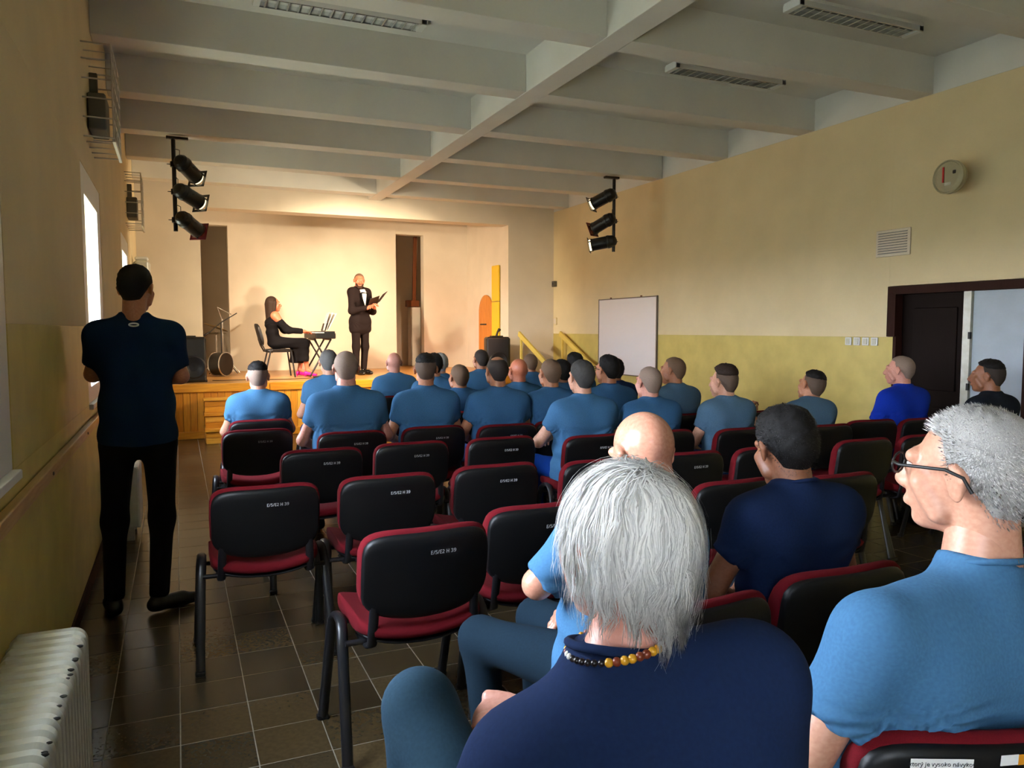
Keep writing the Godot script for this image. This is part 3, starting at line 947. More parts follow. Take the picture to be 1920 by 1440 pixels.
func make_chair() -> Node3D:
	var t := Node3D.new()
	var tilt := Basis(Vector3.RIGHT, deg_to_rad(9.0))
	var mb := MB.new()
	# seat: dished across, its pad lies flat
	pad(mb, 0.47, 0.43, 0.06, 6.0, -0.042, Transform3D(Basis(Vector3.RIGHT, PI / 2), Vector3(0, 0.435, -0.02)))
	put("seat", mb.mesh(), M.red, t)
	mb = MB.new()
	pad(mb, 0.45, 0.41, 0.02, 6.0, -0.042, Transform3D(Basis(Vector3.RIGHT, PI / 2), Vector3(0, 0.402, -0.02)))
	put("seat_shell", mb.mesh(), M.chair_black, t)
	mb = MB.new()
	pad(mb, 0.472, 0.30, 0.045, 5.0, -0.03, Transform3D(tilt, Vector3(0, 0.672, 0.197)), 0.015, 20)
	put("back_pad", mb.mesh(), M.red, t)
	mb = MB.new()
	pad(mb, 0.462, 0.288, 0.045, 5.0, -0.03, Transform3D(tilt, Vector3(0, 0.664, 0.214)), 0.03, 20)
	put("back_shell", mb.mesh(), M.chair_black, t)
	for s in [-1.0, 1.0]:
		mb = MB.new()
		tube(mb, [Vector3(s * 0.288, 0.0, 0.205), Vector3(s * 0.272, 0.39, 0.085), Vector3(s * 0.268, 0.44, 0.066), Vector3(s * 0.265, 0.464, 0.035), Vector3(s * 0.264, 0.47, -0.005), Vector3(s * 0.265, 0.464, -0.045), Vector3(s * 0.268, 0.44, -0.076), Vector3(s * 0.272, 0.39, -0.095), Vector3(s * 0.288, 0.0, -0.2)], 0.0125, 10, 1.6)
		put("side_frame", mb.mesh(), M.metal_black, t)
		mb = MB.new()
		tube(mb, [Vector3(s * 0.19, 0.395, 0.0), Vector3(s * 0.19, 0.395, 0.13), Vector3(s * 0.19, 0.41, 0.165), Vector3(s * 0.188, 0.47, 0.178), Vector3(s * 0.18, 0.62, 0.195)], 0.018, 8, 0.5)
		put("back_upright", mb.mesh(), M.metal_black, t)
		for z in [0.205, -0.2]:
			put("foot_cap", one_box(Vector3(s * 0.288, 0.012, z), Vector3(0.044, 0.024, 0.03), 0.006).mesh(), M.black, t)
	for z in [0.1, -0.11]:
		mb = MB.new()
		tube(mb, [Vector3(-0.266, 0.405, z), Vector3(0.266, 0.405, z)], 0.011, 8)
		put("cross_tube", mb.mesh(), M.metal_black, t)
	return t

func chair(x: float, z: float, label: String, turn := 0.0, marked := true, group := "") -> Node3D:
	if chair_proto == null:
		chair_proto = make_chair()
	var c: Node3D = chair_proto.duplicate()
	c.name = numbered("stacking_chair")
	add_child(c)
	c.position = Vector3(x, 0, z)
	c.rotation.y = turn
	tag(c, label, "chair", group)
	if marked:
		var up := Basis(Vector3.RIGHT, deg_to_rad(9.0))
		lettering(c, "E/5/E2 H 39", 0.0135, Vector3(0.045, 0.735, 0.2505), up, M.mark, "inventory_mark")
	return c

func chairs() -> void:
	for q in [[0.34, -3.71, "standing in the aisle beside the standing man"], [0.90, -3.74, "in line behind the chair with bright red seat"], [1.48, -3.80, "beside the elbow of the bald heavy man"]]:
		chair(q[0], q[1], "empty black and red marked chair " + q[2])
	for q in [[0.77, -2.74]]:
		chair(q[0], q[1], "empty chair with bright red seat standing nearest the jeans knee", 0.04)
	for q in [[1.30, -2.9]]:
		chair(q[0], q[1], "empty red and black chair between the nearest empty chair and the bald man")
	for q in [[0.75, -4.67, "right behind the very broad man"], [1.30, -4.72, "behind the man with shaved sides and dark crown"], [1.89, -4.71, "next to the folded arm of the stout man"]]:
		chair(q[0], q[1], "empty black and red marked chair " + q[2])
	chair(0.49, -5.72, "empty red chair at the aisle with daylight under its seat, right behind a seated man")
	for q in [[2.05, -3.72], [2.62, -3.73], [3.17, -3.72]]:
		chair(q[0], q[1], "empty red chair with black back in the row ahead of the youth", 0.0, true, "empty chairs before the dark-haired youth")
	for q in [[2.33, -2.98], [2.88, -2.9]]:
		chair(q[0], q[1], "dark-backed red chair standing empty close beside the youth in navy", 0.0, false, "empty chairs beside the youth in navy")
	for q in [[3.95, -3.72], [4.5, -3.72]]:
		chair(q[0], q[1], "dark empty chair in front of the yellow wall, behind the royal blue shirt", 0.0, false, "empty chairs towards the door wall")
	chair(4.4, -5.3, "dark empty chair against the yellow wall, left of the leaning man", 0.05, false)
	chair(4.86, -4.45, "dark empty chair against the yellow wall, right of the leaning man", -0.1, false)
	chair(2.42, -1.75, "dark chair back rising right beside the grey-haired man in light blue", 0.0, false)

# ============================================================ smooth fields and their surfaces
# prims: [0, a, b, ra, rb, flat_a, flat_b] tapered capsule, [1, centre, radii, basis] ellipsoid; joined softly over s
func field(mb: MB, prims: Array, cell: float, s: float, fold := 0.0) -> void:
	var lo := Vector3.ONE * 1e9
	var hi := -lo
	var boxes := []
	var pad_ := s * 4.5
	for p in prims:
		var a: Vector3
		var b: Vector3
		if p[0] == 0:
			var ra: Vector3 = Vector3.ONE * (p[3] + pad_)
			var rb: Vector3 = Vector3.ONE * (p[4] + pad_)
			a = (p[1] - ra).min(p[2] - rb)
			b = (p[1] + ra).max(p[2] + rb)
		else:
			var m: float = maxf(p[2].x, maxf(p[2].y, p[2].z)) + pad_
			a = p[1] - Vector3.ONE * m
			b = p[1] + Vector3.ONE * m
		boxes.append([a, b])
		lo = lo.min(a)
		hi = hi.max(b)
	lo -= Vector3.ONE * cell
	var nx := int((hi.x - lo.x) / cell) + 3
	var ny := int((hi.y - lo.y) / cell) + 3
	var nz := int((hi.z - lo.z) / cell) + 3
	var nxy := nx * ny
	var f := PackedFloat32Array()
	f.resize(nxy * nz)
	var inv_s := 1.0 / s
	for k in prims.size():
		var p: Array = prims[k]
		var a: Vector3 = (boxes[k][0] - lo) / cell
		var b: Vector3 = (boxes[k][1] - lo) / cell
		var x0 := int(a.x)
		var x1 := int(b.x) + 1
		if p[0] == 0:
			var pa: Vector3 = p[1]
			var ba: Vector3 = p[2] - p[1]
			var inv := 1.0 / maxf(ba.length_squared(), 1e-9)
			var bl := ba.length()
			var r0: float = p[3]
			var dr: float = p[4] - p[3]
			var fa: bool = p.size() > 5 and p[5]
			var fb: bool = p.size() > 6 and p[6]
			for iz in range(int(a.z), int(b.z) + 2):
				for iy in range(int(a.y), int(b.y) + 2):
					var idx := iz * nxy + iy * nx + x0
					var q := lo + Vector3(x0, iy, iz) * cell - pa
					for ix in range(x0, x1 + 1):
						var h0 := q.dot(ba) * inv
						var h := clampf(h0, 0.0, 1.0)
						var d := (q - ba * h).length() - r0 - dr * h
						if fb and h0 > 1.0:
							d = maxf((q - ba * h0).length() - r0 - dr, (h0 - 1.0) * bl)
						elif fa and h0 < 0.0:
							d = maxf((q - ba * h0).length() - r0, -h0 * bl)
						f[idx] += exp(-d * inv_s)
						idx += 1
						q.x += cell
		else:
			var c: Vector3 = p[1]
			var r: Vector3 = p[2]
			var ib: Basis = (p[3] as Basis).inverse() if p.size() > 3 else Basis()
			var r2 := r * r
			for iz in range(int(a.z), int(b.z) + 2):
				for iy in range(int(a.y), int(b.y) + 2):
					var idx := iz * nxy + iy * nx + x0
					for ix in range(x0, x1 + 1):
						var q := ib * (lo + Vector3(ix, iy, iz) * cell - c)
						var k0 := (q / r).length()
						var k1 := (q / r2).length()
						f[idx] += exp(-k0 * (k0 - 1.0) / maxf(k1, 1e-6) * inv_s)
						idx += 1
	# surface nets: a vertex in each crossed cell, a quad round each crossed edge
	var ids := PackedInt32Array()
	ids.resize(f.size())
	ids.fill(-1)
	var steps_ := [1, nx, nxy]
	var around := [[nx, nxy], [1, nxy], [1, nx]]
	for iz in range(1, nz - 1):
		for iy in range(1, ny - 1):
			var idx := iz * nxy + iy * nx + 1
			for ix in range(1, nx - 1):
				var ins := f[idx] > 1.0
				for ax in 3:
					if (f[idx + steps_[ax]] > 1.0) != ins:
						var o1: int = around[ax][0]
						var o2: int = around[ax][1]
						var g := [idx - o1 - o2, idx - o2, idx, idx - o1]
						for q in 4:
							if ids[g[q]] < 0:
								ids[g[q]] = net_vertex(mb, f, g[q], nx, nxy, lo, cell, s, fold)
						mb.quad(ids[g[0]], ids[g[1]], ids[g[2]], ids[g[3]])
				idx += 1

func net_vertex(mb: MB, f: PackedFloat32Array, at: int, nx: int, nxy: int, lo: Vector3, cell: float, s: float, fold: float) -> int:
	var lim := cell * 2.5
	var d := PackedFloat32Array()
	d.resize(8)
	for q in 8:
		d[q] = clampf(-s * log(maxf(f[at + (q & 1) + (nx if q & 2 else 0) + (nxy if q & 4 else 0)], 1e-9)), -lim, lim)
	var g := Vector3(d[1] + d[3] + d[5] + d[7] - d[0] - d[2] - d[4] - d[6], d[2] + d[3] + d[6] + d[7] - d[0] - d[1] - d[4] - d[5], d[4] + d[5] + d[6] + d[7] - d[0] - d[1] - d[2] - d[3]) / (4.0 * cell)
	var m := (d[0] + d[1] + d[2] + d[3] + d[4] + d[5] + d[6] + d[7]) / 8.0
	var iz := at / nxy
	var iy := (at - iz * nxy) / nx
	var p := lo + Vector3(at - iz * nxy - iy * nx + 0.5, iy + 0.5, iz + 0.5) * cell
	var off := -g * (m / maxf(g.length_squared(), 0.05))
	p += off.limit_length(cell * 0.8)
	var nn := g.normalized()
	if fold != 0.0:
		var e := 0.004
		var h0 := crease(p, fold)
		var dh := Vector3(crease(p + Vector3(e, 0, 0), fold) - h0, crease(p + Vector3(0, e, 0), fold) - h0, crease(p + Vector3(0, 0, e), fold) - h0) / e
		p += nn * h0
		nn = (nn - (dh - nn * nn.dot(dh))).normalized()
	return mb.vert(p, nn)

# ============================================================ people
func head_mesh(kind: String, cell: float) -> MB:
	var key := "%s%.4f" % [kind, cell]
	if head_cache.has(key):
		return head_cache[key]
	var j := 0.88 if kind == "f" else 1.0
	var mb := MB.new()
	var p := [
		[1, Vector3(0, 0.028, 0.02), Vector3(0.072, 0.085, 0.094)],
		[1, Vector3(0, -0.035, -0.028), Vector3(0.056 * j, 0.078, 0.062)],
		[1, Vector3(0, -0.008, -0.045), Vector3(0.05 * j, 0.04, 0.042)],
		[1, Vector3(0, -0.094, -0.058), Vector3(0.03 * j, 0.02, 0.024)],
		[0, Vector3(0, 0.012, -0.088), Vector3(0, -0.03, -0.108), 0.007, 0.012],
		[0, Vector3(-0.011, -0.034, -0.098), Vector3(0.011, -0.034, -0.098), 0.008, 0.008],
		[0, Vector3(-0.036, 0.024, -0.077), Vector3(0.036, 0.024, -0.077), 0.012, 0.012],
		[0, Vector3(-0.02, -0.064, -0.086), Vector3(0.02, -0.064, -0.086), 0.008, 0.008],
		[0, Vector3(-0.05 * j, -0.02, -0.055), Vector3(-0.05 * j, -0.07, -0.02), 0.016, 0.016],
		[0, Vector3(0.05 * j, -0.02, -0.055), Vector3(0.05 * j, -0.07, -0.02), 0.016, 0.016],
		[0, Vector3(0, -0.04, 0.03), Vector3(0, -0.15, 0.045), 0.056 * j, 0.056 * j]]
	for s in [-1.0, 1.0]:
		p.append([1, Vector3(s * 0.078, -0.004, 0.014), Vector3(0.007, 0.031, 0.017), Basis(Vector3.UP, s * 0.45) * Basis(Vector3.RIGHT, -0.2)])
		p.append([0, Vector3(s * 0.08, 0.022, 0.012), Vector3(s * 0.085, 0.006, 0.03), 0.006, 0.006])
	field(mb, p, cell, 0.006)
	head_cache[key] = mb
	return mb

func hand_mesh(kind: String) -> MB:
	if hand_cache.has(kind):
		return hand_cache[kind]
	var mb := MB.new()
	var curl: float = {"relaxed": 0.5, "fist": 1.35, "play": 0.35}[kind]
	var p := [[1, Vector3(0, 0, -0.048), Vector3(0.04, 0.014, 0.05)], [0, Vector3(0, 0, 0.03), Vector3(0, 0, -0.02), 0.026, 0.026], [0, Vector3(-0.03, 0.002, -0.085), Vector3(0.03, 0.002, -0.088), 0.011, 0.011]]
	for k in 4:
		var x := -0.031 + 0.0205 * k
		var l: float = [0.062, 0.077, 0.082, 0.072][k] / 3.0
		var q := Vector3(x, 0, [-0.082, -0.09, -0.092, -0.088][k])
		var a := 0.15
		for seg in 3:
			a += curl * (0.8 if seg == 0 else 1.0)
			var n := q + Vector3(x * 0.08, -sin(a) * l * 1.25, -cos(a) * l * 1.25)
			p.append([0, q, n, 0.0088 - 0.0008 * seg, 0.008 - 0.0008 * seg])
			q = n
	p.append([0, Vector3(0.026, -0.004, -0.022), Vector3(0.05, -0.014, -0.052), 0.013, 0.011])
	p.append([0, Vector3(0.05, -0.014, -0.052), Vector3(0.052 - 0.012 * curl, -0.024, -0.086), 0.0105, 0.0085])
	field(mb, p, 0.0045, 0.0032)
	hand_cache[kind] = mb
	return mb

func toward(a: Vector3, b: Vector3, up := Vector3.UP) -> Basis:
	return Basis.looking_at((b - a).normalized(), up)

const SEAT := {"hip": Vector3(0, 0.545, 0.03), "waist": Vector3(0, 0.70, 0.055), "chest": Vector3(0, 0.885, 0.065), "neck": Vector3(0, 1.025, 0.055), "head": Vector3(0, 1.17, 0.01),
	"shl": Vector3(-0.16, 0.95, 0.06), "shr": Vector3(0.16, 0.95, 0.06), "ell": Vector3(-0.245, 0.72, 0.0), "elr": Vector3(0.245, 0.72, 0.0), "wrl": Vector3(-0.1, 0.63, -0.2), "wrr": Vector3(0.1, 0.63, -0.2),
	"hpl": Vector3(-0.09, 0.54, 0.0), "hpr": Vector3(0.09, 0.54, 0.0), "knl": Vector3(-0.13, 0.53, -0.42), "knr": Vector3(0.13, 0.53, -0.42), "anl": Vector3(-0.13, 0.09, -0.4), "anr": Vector3(0.13, 0.09, -0.4),
	"htl": Vector3(0.0, 0.57, -0.3), "htr": Vector3(0.0, 0.57, -0.3)}
const STAND := {"hip": Vector3(0, 0.95, 0), "waist": Vector3(0, 1.1, 0.0), "chest": Vector3(0, 1.3, 0.0), "neck": Vector3(0, 1.5, 0.02), "head": Vector3(0, 1.655, -0.01),
	"shl": Vector3(-0.175, 1.43, 0.01), "shr": Vector3(0.175, 1.43, 0.01), "ell": Vector3(-0.25, 1.15, 0.03), "elr": Vector3(0.25, 1.15, 0.03), "wrl": Vector3(-0.24, 0.92, -0.06), "wrr": Vector3(0.24, 0.92, -0.06),
	"hpl": Vector3(-0.09, 0.93, 0), "hpr": Vector3(0.09, 0.93, 0), "knl": Vector3(-0.11, 0.5, -0.01), "knr": Vector3(0.11, 0.5, -0.01), "anl": Vector3(-0.12, 0.09, 0.02), "anr": Vector3(0.12, 0.09, 0.02),
	"htl": Vector3(-0.23, 0.8, -0.1), "htr": Vector3(0.23, 0.8, -0.1)}

# Builds one person; P: at, turn, top (height of the crown), sw, fat, neck, look (x pitch, y yaw, z roll of the head), skin, shirt, pants, hair (list), J (joint overrides), cell, stand
func person(label: String, P: Dictionary) -> Node3D:
	var t := thing("person", label, "person", P.at, P.get("turn", 0.0), P.get("group", ""))
	var stand: bool = P.get("stand", false)
	var J: Dictionary = (STAND if stand else SEAT).duplicate()
	var base_y := 0.93 if stand else 0.5
	var std_top := 1.775 if stand else 1.287
	var hs: float = P.get("hs", 1.0)
	var kt: float = (P.get("top", std_top) - 0.117 * hs - base_y) / (std_top - 0.117 - base_y)
	var sw: float = P.get("sw", 1.0)
	var fat: float = P.get("fat", 1.0)
	for k in ["hip", "waist", "chest", "neck", "head", "shl", "shr", "ell", "elr"]:
		J[k] = Vector3(J[k].x * sw, base_y + (J[k].y - base_y) * kt, J[k].z)
	for k in P.get("J", {}):
		J[k] = P.J[k]
	var cell: float = P.get("cell", 0.019)
	var ax: Vector3 = (J.shr - J.shl).normalized()
	var hip_ax: Vector3 = (J.hpr - J.hpl).normalized()
	var mid_ax: Vector3 = (ax + hip_ax).normalized()
	var sl: float = P.get("sleeve", 0.55)
	var fold: float = P.get("fold", 0.0035)
	# clothing of the upper body
	var up := [
		[0, J.shl, J.shr, 0.062, 0.062],
		[0, J.chest - ax * 0.095 * sw, J.chest + ax * 0.095 * sw, 0.095 * fat, 0.095 * fat],
		[0, J.chest + (J.neck - J.chest) * 0.45 - ax * 0.1 * sw, J.chest + (J.neck - J.chest) * 0.45 + ax * 0.1 * sw, 0.078, 0.078],
		[0, J.waist - mid_ax * 0.075 * fat, J.waist + mid_ax * 0.075 * fat, 0.105 * fat, 0.105 * fat],
		[0, J.hip - hip_ax * 0.085 * fat, J.hip + hip_ax * 0.085 * fat, 0.105 * fat, 0.105 * fat],
		[0, J.neck + (J.shl - J.neck) * 0.28 + Vector3(0, 0.012, 0), J.shl, 0.042, 0.058],
		[0, J.neck + (J.shr - J.neck) * 0.28 + Vector3(0, 0.012, 0), J.shr, 0.042, 0.058],
		[0, J.shl, J.shl + (J.ell - J.shl) * minf(sl, 1.0), 0.066, (0.058 if sl < 1.0 else 0.05) * P.get("sleeve_r", 1.0), false, sl < 1.0],
		[0, J.shr, J.shr + (J.elr - J.shr) * minf(sl, 1.0), 0.066, (0.058 if sl < 1.0 else 0.05) * P.get("sleeve_r", 1.0), false, sl < 1.0]]
	for s in [-1.0, 1.0]:
		up.append([0, J.chest + ax * s * 0.085 * sw, J.hip + hip_ax * s * 0.075 * fat, 0.085 * fat, 0.09 * fat])
	if P.get("bare_neck", false):
		up = up.slice(3, 5) + up.slice(9)
		up.append([0, J.chest - ax * 0.07 - Vector3(0, 0.03, 0), J.chest + ax * 0.07 - Vector3(0, 0.03, 0), 0.09, 0.09])
		for s in ["l", "r"]:
			up.append([0, J["sh" + s] + (J["el" + s] - J["sh" + s]) * 0.3, J["el" + s], 0.056, 0.052])
	else:
		up.append([0, J.neck - (J.neck - J.chest) * 0.3, J.neck + (J.head - J.neck) * 0.24 + Vector3(0, 0, 0.006), 0.074, 0.062 * P.get("nk", 1.0), false, true])
	if sl > 1.0:
		up.append([0, J.ell, J.ell + (J.wrl - J.ell) * 0.92, 0.05, 0.04, false, true])
		up.append([0, J.elr, J.elr + (J.wrr - J.elr) * 0.92, 0.05, 0.04, false, true])
	up.append_array(P.get("more_shirt", []))
	var mb := MB.new()
	field(mb, up, cell, 0.018, fold)
	var shirt := part(P.get("top_name", "t_shirt"), mb, M[P.get("shirt", "blue_a")], t)
	if P.get("rib", false):
		# ribbed neckband
		var up_ax: Vector3 = (J.head - J.neck).normalized()
		var fr := frame_for(up_ax)
		var at_: Vector3 = J.neck + (J.head - J.neck) * 0.24 + Vector3(0, 0, 0.006)
		var ring := []
		for k in 29:
			var an := TAU * k / 28.0
			ring.append(at_ + (fr.x * cos(an) + fr.y * sin(an)) * (0.063 * P.get("nk", 1.0) + 0.001) - up_ax * 0.004)
		var band := MB.new()
		tube(band, ring, 0.0065, 8, 1.0, false)
		part("neckband", band, M[P.get("shirt", "blue_a")], shirt)
	# trousers
	if P.has("pants"):
		var lo := [
			[0, J.hip - hip_ax * 0.075 * fat - Vector3(0, 0.02, 0), J.hip + hip_ax * 0.075 * fat - Vector3(0, 0.02, 0), 0.1 * fat, 0.1 * fat],
			[0, J.hpl, J.knl, 0.085 * sqrt(fat), 0.062], [0, J.hpr, J.knr, 0.085 * sqrt(fat), 0.062],
			[0, J.knl, J.anl, 0.06, 0.05, false, true], [0, J.knr, J.anr, 0.06, 0.05, false, true]]
		mb = MB.new()
		field(mb, lo, maxf(cell, P.get("leg_cell", 0.022)), 0.016)
		part("trousers", mb, M[P.pants], t)
		for s in ["l", "r"]:
			var an: Vector3 = J["an" + s]
			var toe: float = P.get("toe_" + s, 0.0)
			var sh := put("shoe", shoe_mesh(), M[P.get("shoes", "leather")], t)
			sh.transform = Transform3D(Basis(Vector3.UP, toe), Vector3(an.x, 0.0 if an.y < 0.2 else an.y - 0.09, an.z))
	# the body itself: neck, trunk, arms, hands and head in one mesh
	var look: Vector3 = P.get("look", Vector3.ZERO)
	var hb := Basis.from_euler(look) * Basis.from_scale(Vector3.ONE * hs)
	J.head += Vector3(0, -0.13, 0.042) * hs - hb * Vector3(0, -0.13, 0.042)
	var nk: float = P.get("nk", 1.0)
	var bp := [
		[0, J.neck - (J.neck - J.chest) * 0.35, J.head + hb * Vector3(0, -0.085, 0.032), 0.056 * nk, 0.052 * nk],
		[0, J.shl, J.shr, 0.042, 0.042], [0, J.neck, J.hip, 0.05, 0.06],
		[0, J.shl, J.ell, 0.046, 0.038], [0, J.ell, J.wrl, 0.037, 0.024], [0, J.shr, J.elr, 0.046, 0.038], [0, J.elr, J.wrr, 0.037, 0.024]]
	bp.append_array(P.get("more_body", []))
	mb = MB.new()
	field(mb, bp, minf(cell, 0.016), 0.009)
	mb.add(head_mesh(P.get("head", "m"), P.get("head_cell", 0.0065)), Transform3D(hb, J.head))
	for s in ["l", "r"]:
		var hm := hand_mesh(P.get("hand", "relaxed"))
		var w: Vector3 = J["wr" + s]
		var b := toward(w, J["ht" + s], P.get("palm_up", Vector3.UP))
		if s == "r":
			b = b * Basis.from_scale(Vector3(-1, 1, 1))
		mb.add(hm, Transform3D(b, w))
	part("body", mb, M[P.get("skin", "skin")], t)
	# eyes
	if P.get("eyes", false):
		for s in [-1.0, 1.0]:
			mb = MB.new()
			ball(mb, Vector3(s * 0.03, 0.008, -0.077), Vector3(0.013, 0.008, 0.012), 8)
			var ey := part("eye", mb, M.eye_white, t)
			ey.transform = Transform3D(hb, J.head)
			mb = MB.new()
			ball(mb, Vector3(s * 0.03, 0.008, -0.086), Vector3(0.006, 0.006, 0.0045), 8)
			part("iris", mb, M.eye_dark, ey)
		mb = MB.new()
		tube(mb, [Vector3(-0.024, -0.063, -0.089), Vector3(0, -0.061, -0.0955), Vector3(0.024, -0.063, -0.089)], [0.002, 0.0045, 0.002], 6)
		part("lips", mb, M.lips, t).transform = Transform3D(hb, J.head)
	for h in P.get("hair", []):
		mb = MB.new()
		hair_cap(mb, h)
		part(h.get("name", "hair"), mb, M[h.m], t).transform = Transform3D(hb, J.head)
	t.set_meta("head_at", J.head)
	t.set_meta("head_basis", hb)
	return t

var shoe_cached: ArrayMesh
func shoe_mesh() -> ArrayMesh:
	if shoe_cached == null:
		var mb := MB.new()
		field(mb, [[0, Vector3(0, 0.045, 0.03), Vector3(0, 0.045, -0.12), 0.036, 0.04], [0, Vector3(0, 0.04, -0.08), Vector3(0.0, 0.034, -0.19), 0.036, 0.03], [0, Vector3(0, 0.05, 0.01), Vector3(0, 0.1, 0.005), 0.036, 0.036]], 0.012, 0.008)
		for k in mb.v.size():
			if mb.v[k].y < 0.004:
				mb.v[k].y = 0.001
		shoe_cached = mb.mesh()
	return shoe_cached

# distance from the middle of the skull to its surface
func skull(d: Vector3, more := 0.0) -> float:
	return 1.0 / (d / (Vector3(0.0745, 0.0875 if d.y > 0.0 else 0.14, 0.0965) + Vector3.ONE * more)).length()

# hair lying on the skull: az 0 is the back of the head, hairline heights low (nape), side (ears), front; lift is its thickness
func hair_cap(mb: MB, h: Dictionary) -> void:
	var fn := FastNoiseLite.new()
	fn.seed = h.get("seed", 3)
	fn.frequency = h.get("freq", 14.0)
	fn.fractal_octaves = 2
	var nu := 44
	var nv := 16
	var rings := []
	var top: float = h.get("until", 1.0)
	for b in nv + 1:
		var ring := []
		for a in nu:
			var az := TAU * a / nu
			var u := absf(wrapf(az, -PI, PI)) / PI
			var side: float = h.get("side", -0.32)
			var line := lerpf(h.get("low", -0.8), side, smoothstep(0.2, 0.5, u)) if u < 0.5 else lerpf(side, h.get("front", 0.55), smoothstep(0.54, 0.7, u))
			line = minf(line, top - 0.02)
			var y := lerpf(line, top * 0.999, float(b) / nv)
			var c := sqrt(maxf(1.0 - y * y, 0.0))
			var d := Vector3(sin(az) * c, y, cos(az) * c)
			var r := skull(d)
			var edge := smoothstep(0.0, 0.22, float(b) / nv)
			if top < 0.99:
				edge *= smoothstep(1.0, 0.8, float(b) / nv)
			var lift: float = h.get("lift", 0.004) + h.get("crown", 0.0) * smoothstep(0.2, 0.9, y)
			lift += fn.get_noise_3dv(d) * h.get("rough", 0.0015)
			ring.append(Vector3(0, 0.028, 0.02) + d * (r + lerpf(-0.003, lift, edge)))
		rings.append(ring)
	loft(mb, rings, true, false, false)

# ============================================================ the audience
func buzz(m: String) -> Array:
	return [{"m": m, "lift": 0.0035, "rough": 0.001}]

func fade(side: String, top: String, crown := 0.008) -> Array:
	return [{"m": side, "lift": 0.0035, "rough": 0.001, "name": "clipped_hair"}, {"m": top, "lift": 0.006, "crown": crown, "low": 0.26, "side": 0.34, "front": 0.56, "rough": 0.006}]

func short_hair(m: String, lift := 0.009, crown := 0.006) -> Array:
	return [{"m": m, "lift": lift, "crown": crown, "rough": 0.006}]

